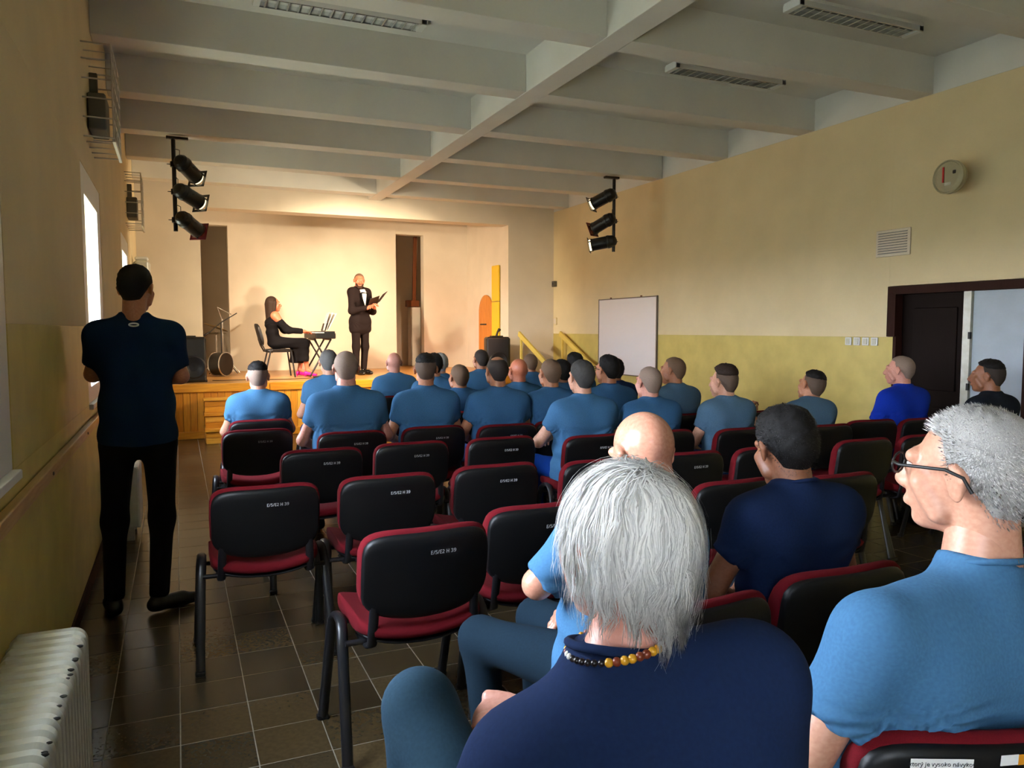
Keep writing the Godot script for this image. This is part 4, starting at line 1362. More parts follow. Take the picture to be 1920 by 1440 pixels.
func audience() -> void:
	# [x, z, crown, shoulder scale, fat, yaw, shirt, skin, hair, label, chair label or "", other settings]
	var bl := "man in a blue T-shirt, "
	var rows := [
		[0.57, -6.35, 1.245, 1.0, 1.05, -0.15, "blue_a", "skin", fade("stubble_grey", "hair_black"), "man in light blue T-shirt with dark fade haircut, alone beside the steps", "red chair under the man alone beside the steps"],
		[1.27, -7.2, 1.31, 1.0, 1.0, -0.15, "blue_a", "skin", short_hair("hair_grey", 0.006, 0.003), "grey-haired man half hidden behind the broad shaven man", "chair under the grey-haired man behind the broad man"],
		[1.07, -5.4, 1.35, 1.22, 1.3, -0.1, "blue_b", "skin_pink", buzz("stubble_grey"), "very broad man with closely shaven head in tight blue T-shirt", "red chair under the very broad shaven man"],
		[2.1, -8.0, 1.26, 1.0, 1.0, 0.0, "blue_a", "skin_pink", [], "bald man in a blue collared shirt in the front row, under the singer", "front row chair under the bald man below the singer"],
		[1.66, -5.45, 1.32, 1.08, 1.12, -0.25, "blue_b", "skin_tan", fade("stubble_dark", "hair_black"), "man with shaved sides and dark crown, one seat right of the very broad man", "chair under the man right of the very broad man"],
		[2.27, -7.15, 1.265, 0.95, 0.95, -0.1, "blue_b", "skin_tan", short_hair("hair_black"), "dark-haired man mostly hidden behind the shaved-sides man", "chair under the hidden dark-haired man"],
		[2.61, -8.0, 1.235, 0.95, 1.0, -0.1, "blue_b", "skin", short_hair("hair_white", 0.012, 0.006), "white-haired man whose pale hair shows beside a dark head", "chair under the white-haired man in front"],
		[2.23, -6.3, 1.2, 0.92, 0.95, 0.15, "blue_c", "skin_tan", buzz("stubble_brown"), "short man with cropped head sitting low between two taller men", "chair under the short cropped man"],
		[3.09, -8.0, 1.28, 0.95, 0.95, 0.1, "blue_b", "skin_tan", buzz("stubble_deep"), "front row man with cropped dark hair before the box loudspeaker", "front row chair before the box loudspeaker"],
		[2.19, -5.35, 1.3, 1.08, 1.12, 0.0, "blue_c", "skin_tan", [{"m": "stubble_deep", "lift": 0.0035, "until": 0.82}], "balding man with dark stubble in a dark blue T-shirt", "chair under the balding man with dark stubble"],
		[2.79, -6.3, 1.245, 0.95, 1.0, 0.1, "blue_b", "skin_red", [], "red-skinned bald man with shining crown", "chair under the red-skinned bald man"],
		[3.69, -8.0, 1.225, 0.92, 0.95, 0.1, "blue_c", "skin_tan", buzz("stubble_brown"), "front row man with cropped brown hair at the end by the white pier", "front row chair by the white pier"],
		[2.67, -5.42, 1.27, 1.0, 1.0, 0.05, "blue_c", "skin_tan", buzz("stubble_brown"), "man with cropped brown head turning left, pale neck", "chair under the cropped man turning left"],
		[2.5, -4.6, 1.29, 1.08, 1.18, 0.0, "blue_b", "skin", [{"m": "hair_dark_grey", "lift": 0.007, "crown": 0.004, "rough": 0.005}], "stout man with short dark grey hair, arms folded, blue T-shirt creased at the armpit", "chair under the stout grey-haired man"],
		[3.27, -6.4, 1.215, 0.95, 1.0, 0.2, "blue_c", "skin_brown", short_hair("hair_black"), "dark-haired man hidden behind the stout grey-haired man", "chair under the man behind the stout man"],
		[3.86, -7.25, 1.245, 0.95, 1.0, 0.2, "blue_c", "skin_brown", short_hair("hair_black", 0.012, 0.01), "black-haired man farthest back by the yellow steps", "chair by the yellow steps"],
		[3.18, -5.4, 1.29, 1.0, 1.0, 0.22, "blue_c", "skin_tan", short_hair("hair_black", 0.008, 0.006), "black-haired man with dark-rimmed glasses turning left", "chair under the man with glasses"],
		[3.84, -6.4, 1.22, 0.95, 1.0, 0.1, "navy", "skin_brown", short_hair("hair_black"), "man with black hair and dark jacket beyond the man with glasses", "chair under the man in the dark jacket"],
		[3.04, -4.6, 1.24, 1.0, 1.05, 0.05, "blue_c", "skin_pink", buzz("stubble_grey"), "pale older man with cropped grey head and pink neck", "chair under the pale older man"],
		[3.82, -5.4, 1.27, 0.95, 0.95, 0.55, "slate", "skin_tan", buzz("stubble_brown"), "man with cropped head in left profile before the whiteboard edge", "chair under the man by the whiteboard edge"],
		[3.62, -4.5, 1.235, 0.98, 1.0, 0.25, "slate", "skin", fade("stubble_dark", "hair_brown", 0.02), "young man with tousled top hair and shaved sides", "chair under the young man with tousled hair"],
		[4.3, -4.4, 1.2, 0.98, 1.0, 0.1, "slate", "skin_tan", fade("stubble_dark", "hair_black", 0.006), "man leaning to the side with black cropped top, his hands clasped", "chair under the leaning man"],
		[5.3, -4.42, 1.29, 1.08, 1.12, 0.4, "royal", "skin_pink", buzz("stubble_grey"), "bald man in a royal blue shirt in profile beside the door", "chair under the man in royal blue"],
		[5.34, -3.72, 1.28, 1.0, 1.0, 0.45, "charcoal", "skin_brown", fade("stubble_deep", "hair_black"), "man in a dark shirt in profile before the grey door", "chair under the man before the grey door"]]
	for q in rows:
		var spec := {"at": Vector3(q[0], 0, q[1]), "top": q[2], "sw": q[3], "fat": q[4], "look": Vector3(0.05, q[5], 0), "shirt": q[6], "skin": q[7], "hair": q[8], "pants": "trouser_blue", "shoes": "black_cloth"}
		var far: bool = q[1] < -5.0
		spec.cell = 0.021 if far else 0.018
		spec.head_cell = 0.0075 if far else 0.006
		if q[9].begins_with("stout"):
			spec.J = {"ell": Vector3(-0.3, 0.75, -0.02), "wrl": Vector3(0.02, 0.8, -0.24), "htl": Vector3(0.2, 0.82, -0.22), "wrr": Vector3(-0.02, 0.76, -0.22), "htr": Vector3(-0.2, 0.78, -0.2), "elr": Vector3(0.28, 0.74, 0.0)}
			spec.pants = "work_blue"
			spec.cell = 0.015
			spec.fold = 0.006
		if q[9].begins_with("man leaning"):
			spec.look = Vector3(0.1, 0.0, -0.18)
			spec.J = {"head": Vector3(0.06, 1.075, -0.03), "neck": Vector3(0.02, 0.95, 0.03), "ell": Vector3(-0.3, 0.74, -0.05), "wrl": Vector3(-0.3, 0.86, -0.26), "htl": Vector3(-0.24, 0.95, -0.3)}
		if q[9].begins_with("very broad"):
			spec.hs = 1.06
			spec.nk = 1.25
			spec.cell = 0.016
			spec.fold = 0.004
		if q[9].begins_with("bald man in a royal"):
			spec.sleeve = 0.75
		var p := person(q[9], spec)
		if q[9].begins_with("black-haired man with dark-rimmed"):
			glasses(p)
		chair(q[0], q[1] + 0.04, q[10], 0.0, q[1] > -6.0 and q[0] < 3.0)
	foreground()
	guard()

func glasses(p: Node3D) -> void:
	var g := thing("glasses", "dark-rimmed glasses worn by the black-haired man turning left", "glasses", p.position)
	g.transform = Transform3D(Basis(), p.position) * Transform3D(p.get_meta("head_basis"), p.get_meta("head_at"))
	for s in [-1.0, 1.0]:
		var mb := MB.new()
		var pts := []
		for k in 13:
			var a := TAU * k / 12.0
			pts.append(Vector3(s * 0.033 + cos(a) * 0.024, 0.006 + sin(a) * 0.017, -0.1))
		tube(mb, pts, 0.0025, 6, 1.0, false)
		part("rim", mb, M.black, g)
		mb = MB.new()
		tube(mb, [Vector3(s * 0.058, 0.01, -0.1), Vector3(s * 0.08, 0.01, -0.08), Vector3(s * 0.086, 0.008, 0.01), Vector3(s * 0.084, -0.012, 0.035)], 0.003, 6)
		part("temple", mb, M.black, g)
	var br := MB.new()
	tube(br, [Vector3(-0.01, 0.01, -0.1), Vector3(0, 0.014, -0.106), Vector3(0.01, 0.01, -0.1)], 0.0025, 6)
	part("bridge", br, M.black, g)

func crease(p: Vector3, fold: float) -> float:
	return folds(p, fold) if fold > 0.0 else folds_side(p)

# creases of cloth: ridges that run from the armpits across the back, and slack above the waist
func folds(p: Vector3, amp: float) -> float:
	var out := 0.0
	for s in [-1.0, 1.0]:
		var d := p - Vector3(s * 0.2, 0.86, 0.05)
		var r := Vector2(d.x * -s, d.y).length()
		var a := atan2(d.y, d.x * -s)
		out += sin(a * 13.0 + r * 9.0) * exp(-pow((r - 0.1) / 0.08, 2.0)) * smoothstep(0.4, -0.4, d.y / 0.1)
	out += sin(p.y * 62.0 + p.x * 9.0 * sin(p.x * 7.0) + p.z * 10.0) * smoothstep(0.84, 0.68, p.y) * 0.8
	return out * amp

func folds_side(p: Vector3) -> float:
	# the light blue T-shirt in front: creases fan out from below the left sleeve
	var d := p - Vector3(-0.12, 0.84, 0.14)
	var r := Vector2(d.x, d.y).length()
	var a := atan2(d.y, d.x)
	var out := sin(a * 22.0 + r * 14.0) * exp(-pow((r - 0.12) / 0.1, 2.0)) * smoothstep(0.06, -0.04, d.y) * 0.005
	out += sin((p.y + p.x * 0.35) * 95.0 + sin(p.x * 9.0) * 1.5) * smoothstep(0.9, 0.78, p.y) * 0.003 * smoothstep(0.3, -0.15, p.x)
	var e := p - Vector3(-0.17, 0.93, 0.1)
	out += sin(e.x * 60.0 - e.y * 22.0) * 0.003 * exp(-e.length_squared() / 0.012)
	return out

func foreground() -> void:
	# bald man one row ahead, turned to the left
	var p := person("bald heavy man in sky blue T-shirt, polished crown, right in front of the white hair", {
		"at": Vector3(1.14, 0, -1.86), "turn": 0.42, "top": 1.275, "sw": 1.2, "fat": 1.36, "sleeve": 0.9, "hs": 1.1, "nk": 1.2, "cell": 0.013, "head_cell": 0.0045, "look": Vector3(-0.3, -0.35, 0.0), "shirt": "blue_a", "skin": "skin_bald", "pants": "dark_jeans", "fold": 0.005,
		"J": {"head": Vector3(0.09, 1.15, 0.03), "neck": Vector3(0.05, 1.0, 0.06), "shl": Vector3(-0.2, 0.945, 0.03), "ell": Vector3(-0.285, 0.83, -0.06), "wrl": Vector3(0.02, 0.8, -0.24), "htl": Vector3(0.18, 0.8, -0.2), "elr": Vector3(0.3, 0.74, 0.0), "knl": Vector3(-0.12, 0.53, -0.44), "anl": Vector3(-0.12, 0.09, -0.38)}})
	chair(1.19, -1.76, "red-topped chair under the bald heavy man", 0.05, false)
	# youth in navy
	var y := person("dark-haired youth in a navy shirt looking down to the left", {
		"at": Vector3(1.76, 0, -1.88), "turn": 0.0, "top": 1.25, "sw": 1.1, "fat": 1.02, "hs": 1.04, "cell": 0.015, "head_cell": 0.005, "look": Vector3(-0.2, -0.16, 0.0), "rib": true, "shirt": "navy", "skin": "skin_brown", "pants": "charcoal", "hair": [{"m": "hair_black", "lift": 0.012, "crown": 0.012, "rough": 0.008, "low": -0.84, "side": -0.36, "front": 0.45}]})
	fuzz(y, 5000, 0.010, 0.02, 0.035, -0.86, -0.36, 5)
	chair(1.76, -1.82, "dark chair with thin red rim under the youth in navy", -0.03, false)
	# man with short silver hair at the right
	var g := person("man with cropped silver hair and light blue T-shirt looking left, glasses arm behind his ear", {
		"at": Vector3(1.24, 0, -1.06), "turn": 0.0, "top": 1.345, "sw": 1.12, "fat": 1.16, "hs": 1.08, "nk": 1.12, "cell": 0.010, "head_cell": 0.004, "look": Vector3(0.06, 0.28, 0.06), "rib": true, "shirt": "blue_a", "skin": "skin", "pants": "jeans", "eyes": true, "fold": -1.0, "sleeve": 0.56, "sleeve_r": 1.22,
		"J": {"head": Vector3(0.165, 1.222, 0.05), "neck": Vector3(0.145, 1.015, 0.1), "chest": Vector3(0.08, 0.87, 0.1), "waist": Vector3(0.03, 0.70, 0.07), "ell": Vector3(-0.235, 0.69, 0.04), "shl": Vector3(-0.12, 0.955, 0.1), "shr": Vector3(0.34, 0.93, 0.1), "elr": Vector3(0.42, 0.72, 0.0), "wrl": Vector3(-0.06, 0.62, -0.2)}, "hair": [{"m": "hair_pale", "lift": 0.006, "crown": 0.004, "rough": 0.003, "low": -0.84, "side": -0.42, "front": 0.5}]})
	fuzz(g, 12000, 0.0125, 0.38, 0.95, -0.86, -0.42, 31)
	var gl := thing("glasses", "dark glasses arm behind the ear of the man with cropped silver hair", "glasses", g.position)
	gl.transform = Transform3D(Basis(), g.position) * Transform3D(g.get_meta("head_basis"), g.get_meta("head_at"))
	for s in [-1.0, 1.0]:
		var mb := MB.new()
		tube(mb, [Vector3(s * 0.06, 0.012, -0.1), Vector3(s * 0.082, 0.014, -0.08), Vector3(s * 0.09, 0.022, 0.0), Vector3(s * 0.092, 0.014, 0.03), Vector3(s * 0.09, -0.01, 0.045)], 0.003, 6)
		part("temple", mb, M.black, gl)
		mb = MB.new()
		var pts := []
		for k in 13:
			var a := TAU * k / 12.0
			pts.append(Vector3(s * 0.033 + cos(a) * 0.026, 0.006 + sin(a) * 0.019, -0.102))
		tube(mb, pts, 0.0022, 6, 1.0, false)
		part("rim", mb, M.black, gl)
	var c := chair(1.33, -1.035, "nearest chair, paper and orange labels stuck on its black back, under the silver-cropped man", -0.36, false)
	var up := Basis(Vector3.RIGHT, deg_to_rad(9.0))
	var lb := part("paper_label", one_box(Vector3.ZERO, Vector3(0.1, 0.02, 0.001), 0.0003), M.paper, c)
	lb.transform = Transform3D(up * Basis(Vector3.UP, -0.12) * Basis(Vector3.BACK, 0.05), Vector3(-0.11, 0.784, 0.2515))
	lettering(lb, "ktorý je vysoko návykov", 0.0075, Vector3(0, 0, 0.001), Basis(), M.black)
	lb = part("paper_label", one_box(Vector3.ZERO, Vector3(0.03, 0.02, 0.001), 0.0003), M.paper, c)
	lb.transform = Transform3D(up * Basis(Vector3.BACK, 0.06), Vector3(0.004, 0.789, 0.2535))
	lb = part("orange_label", one_box(Vector3.ZERO, Vector3(0.085, 0.02, 0.001), 0.0003), M.orange_label, c)
	lb.transform = Transform3D(up * Basis(Vector3.BACK, 0.04), Vector3(0.062, 0.79, 0.2525))
	white_haired_man()

func white_haired_man() -> void:
	var at := Vector3(0.56, 0, -0.9)
	var p := person("man with long shaggy white hair and navy T-shirt, bead necklace, seated in the last row", {
		"at": at, "top": 1.31, "hs": 0.96, "sw": 1.05, "fat": 1.05, "cell": 0.010, "head_cell": 0.0045, "look": Vector3(-0.06, 0.1, -0.1), "rib": true, "shirt": "navy", "skin": "skin_pink", "pants": "jeans", "leg_cell": 0.014, "hand": "fist", "sleeve": 0.62,
		"J": {"head": Vector3(-0.0, 1.195, -0.015), "neck": Vector3(-0.03, 1.035, 0.02), "shr": Vector3(0.165, 1.01, 0.07), "shl": Vector3(-0.14, 0.90, -0.03), "chest": Vector3(0.02, 0.87, 0.05), "ell": Vector3(-0.25, 0.70, -0.12), "wrl": Vector3(-0.07, 0.765, -0.36), "htl": Vector3(0.0, 0.80, -0.42), "elr": Vector3(0.235, 0.74, 0.05), "wrr": Vector3(0.06, 0.72, -0.3), "htr": Vector3(-0.05, 0.78, -0.38),
			"knl": Vector3(-0.165, 0.80, -0.44), "anl": Vector3(-0.2, 0.42, -0.36), "knr": Vector3(0.12, 0.56, -0.46), "anr": Vector3(0.1, 0.09, -0.4)},
		"hair": [{"m": "hair_pale", "lift": 0.008, "crown": 0.004, "rough": 0.003, "low": -0.8, "side": -0.5, "front": 0.45}]})
	long_hair(p)
	chair(0.56, -0.86, "chair hidden under the white-haired man in the last row", 0.0, false)
	# bead necklace
	var nb := thing("bead_necklace", "string of yellow, brown and black beads round the white-haired man's neck", "necklace", at)
	var rng := RandomNumberGenerator.new()
	rng.seed = 4
	for k in 44:
		var a := TAU * k / 44.0
		var c := Vector3(-0.022 + sin(a) * 0.069, 1.087 + 0.012 * sin(a) - 0.01 * (1.0 - cos(a)), 0.023 + cos(a) * 0.07)
		var mb := MB.new()
		var big := k % 44 < 6 or k > 38
		ball(mb, c, Vector3.ONE * (0.0062 if big else 0.0048), 8)
		var bm: StandardMaterial3D = M.bead_yellow if (k * 7) % 5 > 1 else M.bead_brown
		if k > 32 and k < 39:
			bm = M.bead_black
		if k == 31 or k == 32:
			bm = M.bead_white
		part("bead", mb, bm, nb)

# long strands that fall from the crown, each a thin ribbon bent over the skull
func long_hair(p: Node3D) -> void:
	var mb := MB.new()
	mb.use_col = true
	var rng := RandomNumberGenerator.new()
	rng.seed = 77
	var fn := FastNoiseLite.new()
	fn.seed = 9
	fn.frequency = 11.0
	var o := Vector3(0, 0.028, 0.02)
	var rad := Vector3(0.0745, 0.0875, 0.0965) + Vector3.ONE * 0.004
	var crown := Vector3(-0.06, 0.93, 0.36).normalized()
	for k in 12000:
		# a root on the hairy part of the skull
		var d := Vector3(rng.randfn(), rng.randfn(), rng.randfn()).normalized()
		if k % 6 == 0:
			d = (crown + Vector3(rng.randfn(), rng.randfn(), rng.randfn()) * 0.16).normalized()
		if d.y < -0.55 or (d.z < -0.35 and d.y < 0.35) or (absf(d.x) > 0.75 and d.y < -0.15 and d.z < 0.1):
			continue
		var bare := d.distance_to(Vector3(0.36, 0.72, 0.6).normalized())
		if bare < 0.22 and rng.randf() < 0.72:
			continue
		var r := 1.0 / (d / rad).length()
		var pos := o + d * r
		var side := crown.cross(d)
		var flow := (d - crown * d.dot(crown)).normalized()
		if flow.length() < 0.1:
			flow = Vector3(rng.randfn(), 0, rng.randfn()).normalized()
		flow = (flow + Vector3(rng.randfn(), rng.randfn(), rng.randfn()) * 1.3 * exp(-pow(d.distance_to(crown) / 0.3, 2.0))).normalized()
		var clump := fn.get_noise_3dv(d * 0.9)
		var clump2 := fn.get_noise_3dv(d * 0.9 + Vector3(7, 3, 1))
		var n_seg := 11
		var step_len := (0.0122 + 0.0085 * rng.randf()) * (1.0 - 0.35 * maxf(0.0, -d.z))
		if d.y < 0.1:
			step_len *= lerpf(0.4, 1.0, clampf((d.y + 0.55) / 0.65, 0.0, 1.0))
		step_len *= 0.9 + 0.14 * d.x
		var thick := 0.004 + 0.012 * rng.randf() + 0.006 * clump
		var w := rng.randf_range(0.0007, 0.0016)
		var grey := clampf(rng.randf_range(0.7, 0.96) + clump * 0.2, 0.5, 0.97)
		if rng.randf() < 0.3:
			grey *= rng.randf_range(0.5, 0.75)
		mb.col = Color(grey, grey * 0.995, grey * 0.97)
		var drift := (0.35 * clump2 + rng.randf_range(-0.16, 0.16) + 0.22)
		var last := []
		for s in n_seg + 1:
			var u := float(s) / n_seg
			var q := pos - o
			var rr := (q / rad).length()
			var out := (q / (rad * rad)).normalized()
			# a width across the strand, normal outwards
			var tang := (flow + side.normalized() * drift).normalized()
			var dir := (tang * maxf(0.0, 1.0 - 1.3 * u) + Vector3(0, -0.3 - 1.6 * u, 0) + Vector3(clump2 * 0.25, 0, clump * 0.15)).normalized()
			dir = (dir + Vector3(fn.get_noise_3dv(pos * 2.6), 0, fn.get_noise_3dv(pos * 2.6 + Vector3(5, 5, 5))) * (0.55 + 0.5 * u)).normalized()
			var dn := dir.dot(out)
			dir = (dir - out * dn * (1.0 if dn < 0.0 else 0.4)).normalized()
			var across := dir.cross(out).normalized()
			var ww := w * (1.0 - u * u * 0.85)
			var nn := (out + dir * 0.1 + across * clump2 * 0.5).normalized()
			var a := mb.vert(pos - across * ww, (nn - across * 0.35).normalized())
			var b := mb.vert(pos + across * ww, (nn + across * 0.35).normalized())
			if s > 0:
				mb.quad(last[0], last[1], b, a)
			last = [a, b]
			pos += dir * step_len
			# keep the strand outside the skull, lifted a little more as it goes
			q = pos - o
			var need := 1.0 + thick * minf(1.0, u * 3.5 + 0.1) / 0.085
			var k2 := (q / rad).length()
			if pos.y > -0.09 and k2 < need:
				pos = o + q * (need / k2)
			elif pos.y <= -0.09:
				var nk := Vector2(pos.x, pos.z - 0.04)
				if nk.length() < 0.068 + thick * 0.6:
					nk = nk.normalized() * (0.068 + thick * 0.6)
					pos = Vector3(nk.x, pos.y, nk.y + 0.04)
			flow = (flow - out * flow.dot(out)).normalized()
			side = crown.cross(q.normalized())
	var h := part("hair_strands", mb, M.strand, p)
	h.transform = Transform3D(p.get_meta("head_basis"), p.get_meta("head_at"))
	h.set_meta("kind", "stuff")

# cropped hair: short ribbons that stand off the scalp, lum0..lum1 their tones, low and side the hairline
func fuzz(p: Node3D, count: int, longest: float, lum0: float, lum1: float, low: float, side: float, seed_: int) -> void:
	var mb := MB.new()
	mb.use_col = true
	var rng := RandomNumberGenerator.new()
	rng.seed = seed_
	var fn := FastNoiseLite.new()
	fn.seed = 19
	fn.frequency = 9.0
	var o := Vector3(0, 0.028, 0.02)
	var crown := Vector3(0.1, 0.85, 0.5).normalized()
	var silver := lum1 > 0.5
	for k in count:
		var d := Vector3(rng.randfn(), rng.randfn(), rng.randfn()).normalized()
		var u := absf(atan2(d.x, d.z)) / PI
		var line := lerpf(low, side, smoothstep(0.2, 0.5, u)) if u < 0.5 else lerpf(side, 0.5, smoothstep(0.54, 0.7, u))
		if d.y < line + rng.randf_range(-0.03, 0.06):
			continue
		if silver and d.distance_to(crown) < 0.22 and rng.randf() < 0.55:
			continue
		var pos := o + d * (skull(d, 0.005) + (0.0 if silver else 0.006 + 0.01 * smoothstep(0.2, 0.9, d.y)))
		var flow := (d - crown * d.dot(crown)).normalized()
		var c1 := fn.get_noise_3dv(d)
		var dir := (d * 0.75 + flow * 0.9 + Vector3(rng.randfn(), rng.randfn(), rng.randfn()) * 0.22 + Vector3(c1, -0.2, c1 * 0.5) * 0.5).normalized()
		var l := rng.randf_range(0.5, 1.0) * longest * (0.65 + 0.35 * smoothstep(-0.7, 0.3, d.y))
		var across := dir.cross(d).normalized()
		var w := rng.randf_range(0.0006, 0.0012)
		var lum := clampf(lerpf(lum0, lum1, 0.62 + rng.randf_range(-0.3, 0.3) + c1 * 0.4), lum0, lum1)
		mb.col = Color(lum, lum * 0.985, lum * 0.96)
		var last := []
		for s in 4:
			var ww := w * (1.0 - s / 3.6)
			var a := mb.vert(pos - across * ww, (d - across * 0.4).normalized())
			var b := mb.vert(pos + across * ww, (d + across * 0.4).normalized())
			if s > 0:
				mb.quad(last[0], last[1], b, a)
			last = [a, b]
			pos += dir * l / 3.0
			dir = (dir + flow * 0.25).normalized()
	var h := part("hair_strands", mb, M.strand, p)
	h.transform = Transform3D(p.get_meta("head_basis"), p.get_meta("head_at"))
	h.set_meta("kind", "stuff")

func guard() -> void:
	var p := person("man in navy T-shirt and black trousers standing by the window wall, seen from behind", {
		"stand": true, "at": Vector3(-0.2, 0, -4.45), "top": 1.83, "sw": 0.93, "fat": 1.0, "cell": 0.014, "head_cell": 0.0055, "look": Vector3(-0.02, -0.35, 0.0), "shirt": "guard", "skin": "skin_tan", "pants": "black_cloth", "hair": [{"m": "hair_black", "lift": 0.008, "crown": 0.006, "rough": 0.004}], "toe_l": 0.2, "toe_r": -1.15, "sleeve": 0.75, "leg_cell": 0.016,
		"J": {"ell": Vector3(-0.205, 1.27, -0.04), "wrl": Vector3(0.02, 1.27, -0.22), "htl": Vector3(0.18, 1.27, -0.18), "elr": Vector3(0.215, 1.25, -0.04), "wrr": Vector3(0.0, 1.2, -0.22), "htr": Vector3(-0.18, 1.22, -0.16), "hpl": Vector3(-0.1, 0.9, 0), "hpr": Vector3(0.1, 0.9, 0), "knl": Vector3(-0.125, 0.5, -0.01), "knr": Vector3(0.1, 0.5, -0.01), "anl": Vector3(-0.14, 0.09, 0.0), "anr": Vector3(0.075, 0.09, 0.03)}})
	var mb := MB.new()
	var pts := []
	for k in 17:
		var a := TAU * k / 16.0
		pts.append(Vector3(cos(a) * 0.022, sin(a) * 0.008, 0))
	tube(mb, pts, 0.004, 6, 1.0, false)
	var lg := part("reflective_logo", mb, M.white_paint, p)
	lg.position = Vector3(0.0, 1.525, 0.1)
	lg.rotation.x = -0.35

# ============================================================ performers
func performers() -> void:
	pianist()
	singer()

func pianist() -> void:
	var at := Vector3(1.42, STAGE_Y, -12.55)
	var p := person("long-haired woman in a black off-shoulder dress playing the keyboard on the stage", {
		"at": at, "turn": -PI / 2, "top": 1.25, "sw": 0.86, "fat": 0.82, "cell": 0.013, "head": "f", "head_cell": 0.006, "look": Vector3(0.08, 0.1, 0), "shirt": "dress", "skin": "skin_red", "eyes": true, "hand": "play", "sleeve": 1.2, "bare_neck": true, "top_name": "dress",
		"J": {"shl": Vector3(-0.145, 0.94, 0.02), "shr": Vector3(0.145, 0.94, 0.02), "ell": Vector3(-0.22, 0.73, -0.16), "elr": Vector3(0.22, 0.73, -0.16), "wrl": Vector3(-0.16, 0.715, -0.4), "wrr": Vector3(0.16, 0.715, -0.4), "htl": Vector3(-0.14, 0.70, -0.55), "htr": Vector3(0.14, 0.70, -0.55),
			"knl": Vector3(-0.08, 0.53, -0.42), "knr": Vector3(0.09, 0.53, -0.42), "anl": Vector3(-0.07, 0.1, -0.36), "anr": Vector3(0.08, 0.1, -0.46)},
		"more_shirt": [[0, Vector3(-0.08, 0.54, 0.0), Vector3(-0.08, 0.53, -0.42), 0.09, 0.075], [0, Vector3(0.08, 0.54, 0.0), Vector3(0.09, 0.53, -0.42), 0.09, 0.075], [0, Vector3(-0.08, 0.5, -0.42), Vector3(-0.08, 0.24, -0.38), 0.075, 0.085, false, true], [0, Vector3(0.09, 0.5, -0.42), Vector3(0.09, 0.24, -0.4), 0.075, 0.085, false, true], [0, Vector3(0, 0.48, -0.3), Vector3(0, 0.22, -0.3), 0.08, 0.1, false, true]],
		"more_body": [[0, Vector3(-0.145, 0.955, 0.02), Vector3(0.145, 0.955, 0.02), 0.066, 0.066], [0, Vector3(-0.145, 0.955, 0.02), Vector3(-0.17, 0.9, -0.02), 0.062, 0.056], [0, Vector3(0.145, 0.955, 0.02), Vector3(0.17, 0.9, -0.02), 0.062, 0.056], [0, Vector3(-0.08, 0.4, -0.42), Vector3(-0.07, 0.1, -0.36), 0.05, 0.03], [0, Vector3(0.09, 0.4, -0.42), Vector3(0.08, 0.1, -0.46), 0.05, 0.03], [0, Vector3(-0.07, 0.1, -0.36), Vector3(-0.07, 0.035, -0.5), 0.03, 0.022], [0, Vector3(0.08, 0.1, -0.46), Vector3(0.08, 0.035, -0.6), 0.03, 0.022]]})
	var mb := MB.new()
	field(mb, [[1, Vector3(0, 0.04, 0.035), Vector3(0.082, 0.09, 0.092)], [0, Vector3(-0.035, 0.02, 0.06), Vector3(-0.055, -0.36, 0.1), 0.055, 0.03], [0, Vector3(0.035, 0.02, 0.06), Vector3(0.05, -0.38, 0.1), 0.055, 0.03], [0, Vector3(0, 0, 0.09), Vector3(0, -0.4, 0.12), 0.05, 0.028], [0, Vector3(-0.078, 0.03, 0.0), Vector3(-0.085, -0.22, 0.05), 0.03, 0.022], [0, Vector3(0.078, 0.03, 0.0), Vector3(0.085, -0.22, 0.05), 0.03, 0.022]], 0.009, 0.008)
	var h := part("hair", mb, M.hair_brown, p)
	h.transform = Transform3D(p.get_meta("head_basis"), p.get_meta("head_at"))
	for s in [["l", -0.07, -0.36], ["r", 0.08, -0.46]]:
		mb = MB.new()
		field(mb, [[0, Vector3(s[1], 0.05, s[2] + 0.02), Vector3(s[1], 0.025, s[2] - 0.13), 0.034, 0.026], [0, Vector3(s[1], 0.06, s[2] + 0.03), Vector3(s[1], 0.005, s[2] + 0.04), 0.02, 0.008]], 0.008, 0.006)
		part("pump_shoe", mb, M.magenta, p)
	# her chair
	var c := thing("visitor_chair", "black padded metal chair under the woman at the keyboard", "chair", at + Vector3(0.03, 0, 0), -PI / 2)
	mb = MB.new()
	pad(mb, 0.46, 0.42, 0.05, 6.0, 0.0, Transform3D(Basis(Vector3.RIGHT, PI / 2), Vector3(0, 0.415, 0.0)))
	part("seat", mb, M.black, c)
	mb = MB.new()
	pad(mb, 0.44, 0.36, 0.045, 4.0, -0.02, Transform3D(Basis(Vector3.RIGHT, 0.25), Vector3(0, 0.66, 0.29)))
	part("backrest", mb, M.black, c)
	for s in [-1.0, 1.0]:
		mb = MB.new()
		tube(mb, [Vector3(s * 0.24, 0.0, 0.24), Vector3(s * 0.23, 0.4, 0.14), Vector3(s * 0.23, 0.43, 0.1), Vector3(s * 0.23, 0.43, -0.14), Vector3(s * 0.23, 0.4, -0.17), Vector3(s * 0.24, 0.0, -0.22)], 0.012, 8)
		part("side_frame", mb, M.metal_black, c)
		mb = MB.new()
		tube(mb, [Vector3(s * 0.17, 0.39, 0.1), Vector3(s * 0.17, 0.4, 0.2), Vector3(s * 0.17, 0.5, 0.25), Vector3(s * 0.17, 0.6, 0.28)], 0.011, 8)
		part("back_upright", mb, M.metal_black, c)
	# keyboard, its stand, the music
	var kb := thing("keyboard", "dark electric keyboard in front of the woman", "keyboard", Vector3(2.05, STAGE_Y + 0.6, -12.55), -PI / 2)
	part("case", one_box(Vector3(0, 0.045, -0.04), Vector3(1.2, 0.09, 0.3), 0.012), M.drum, kb)
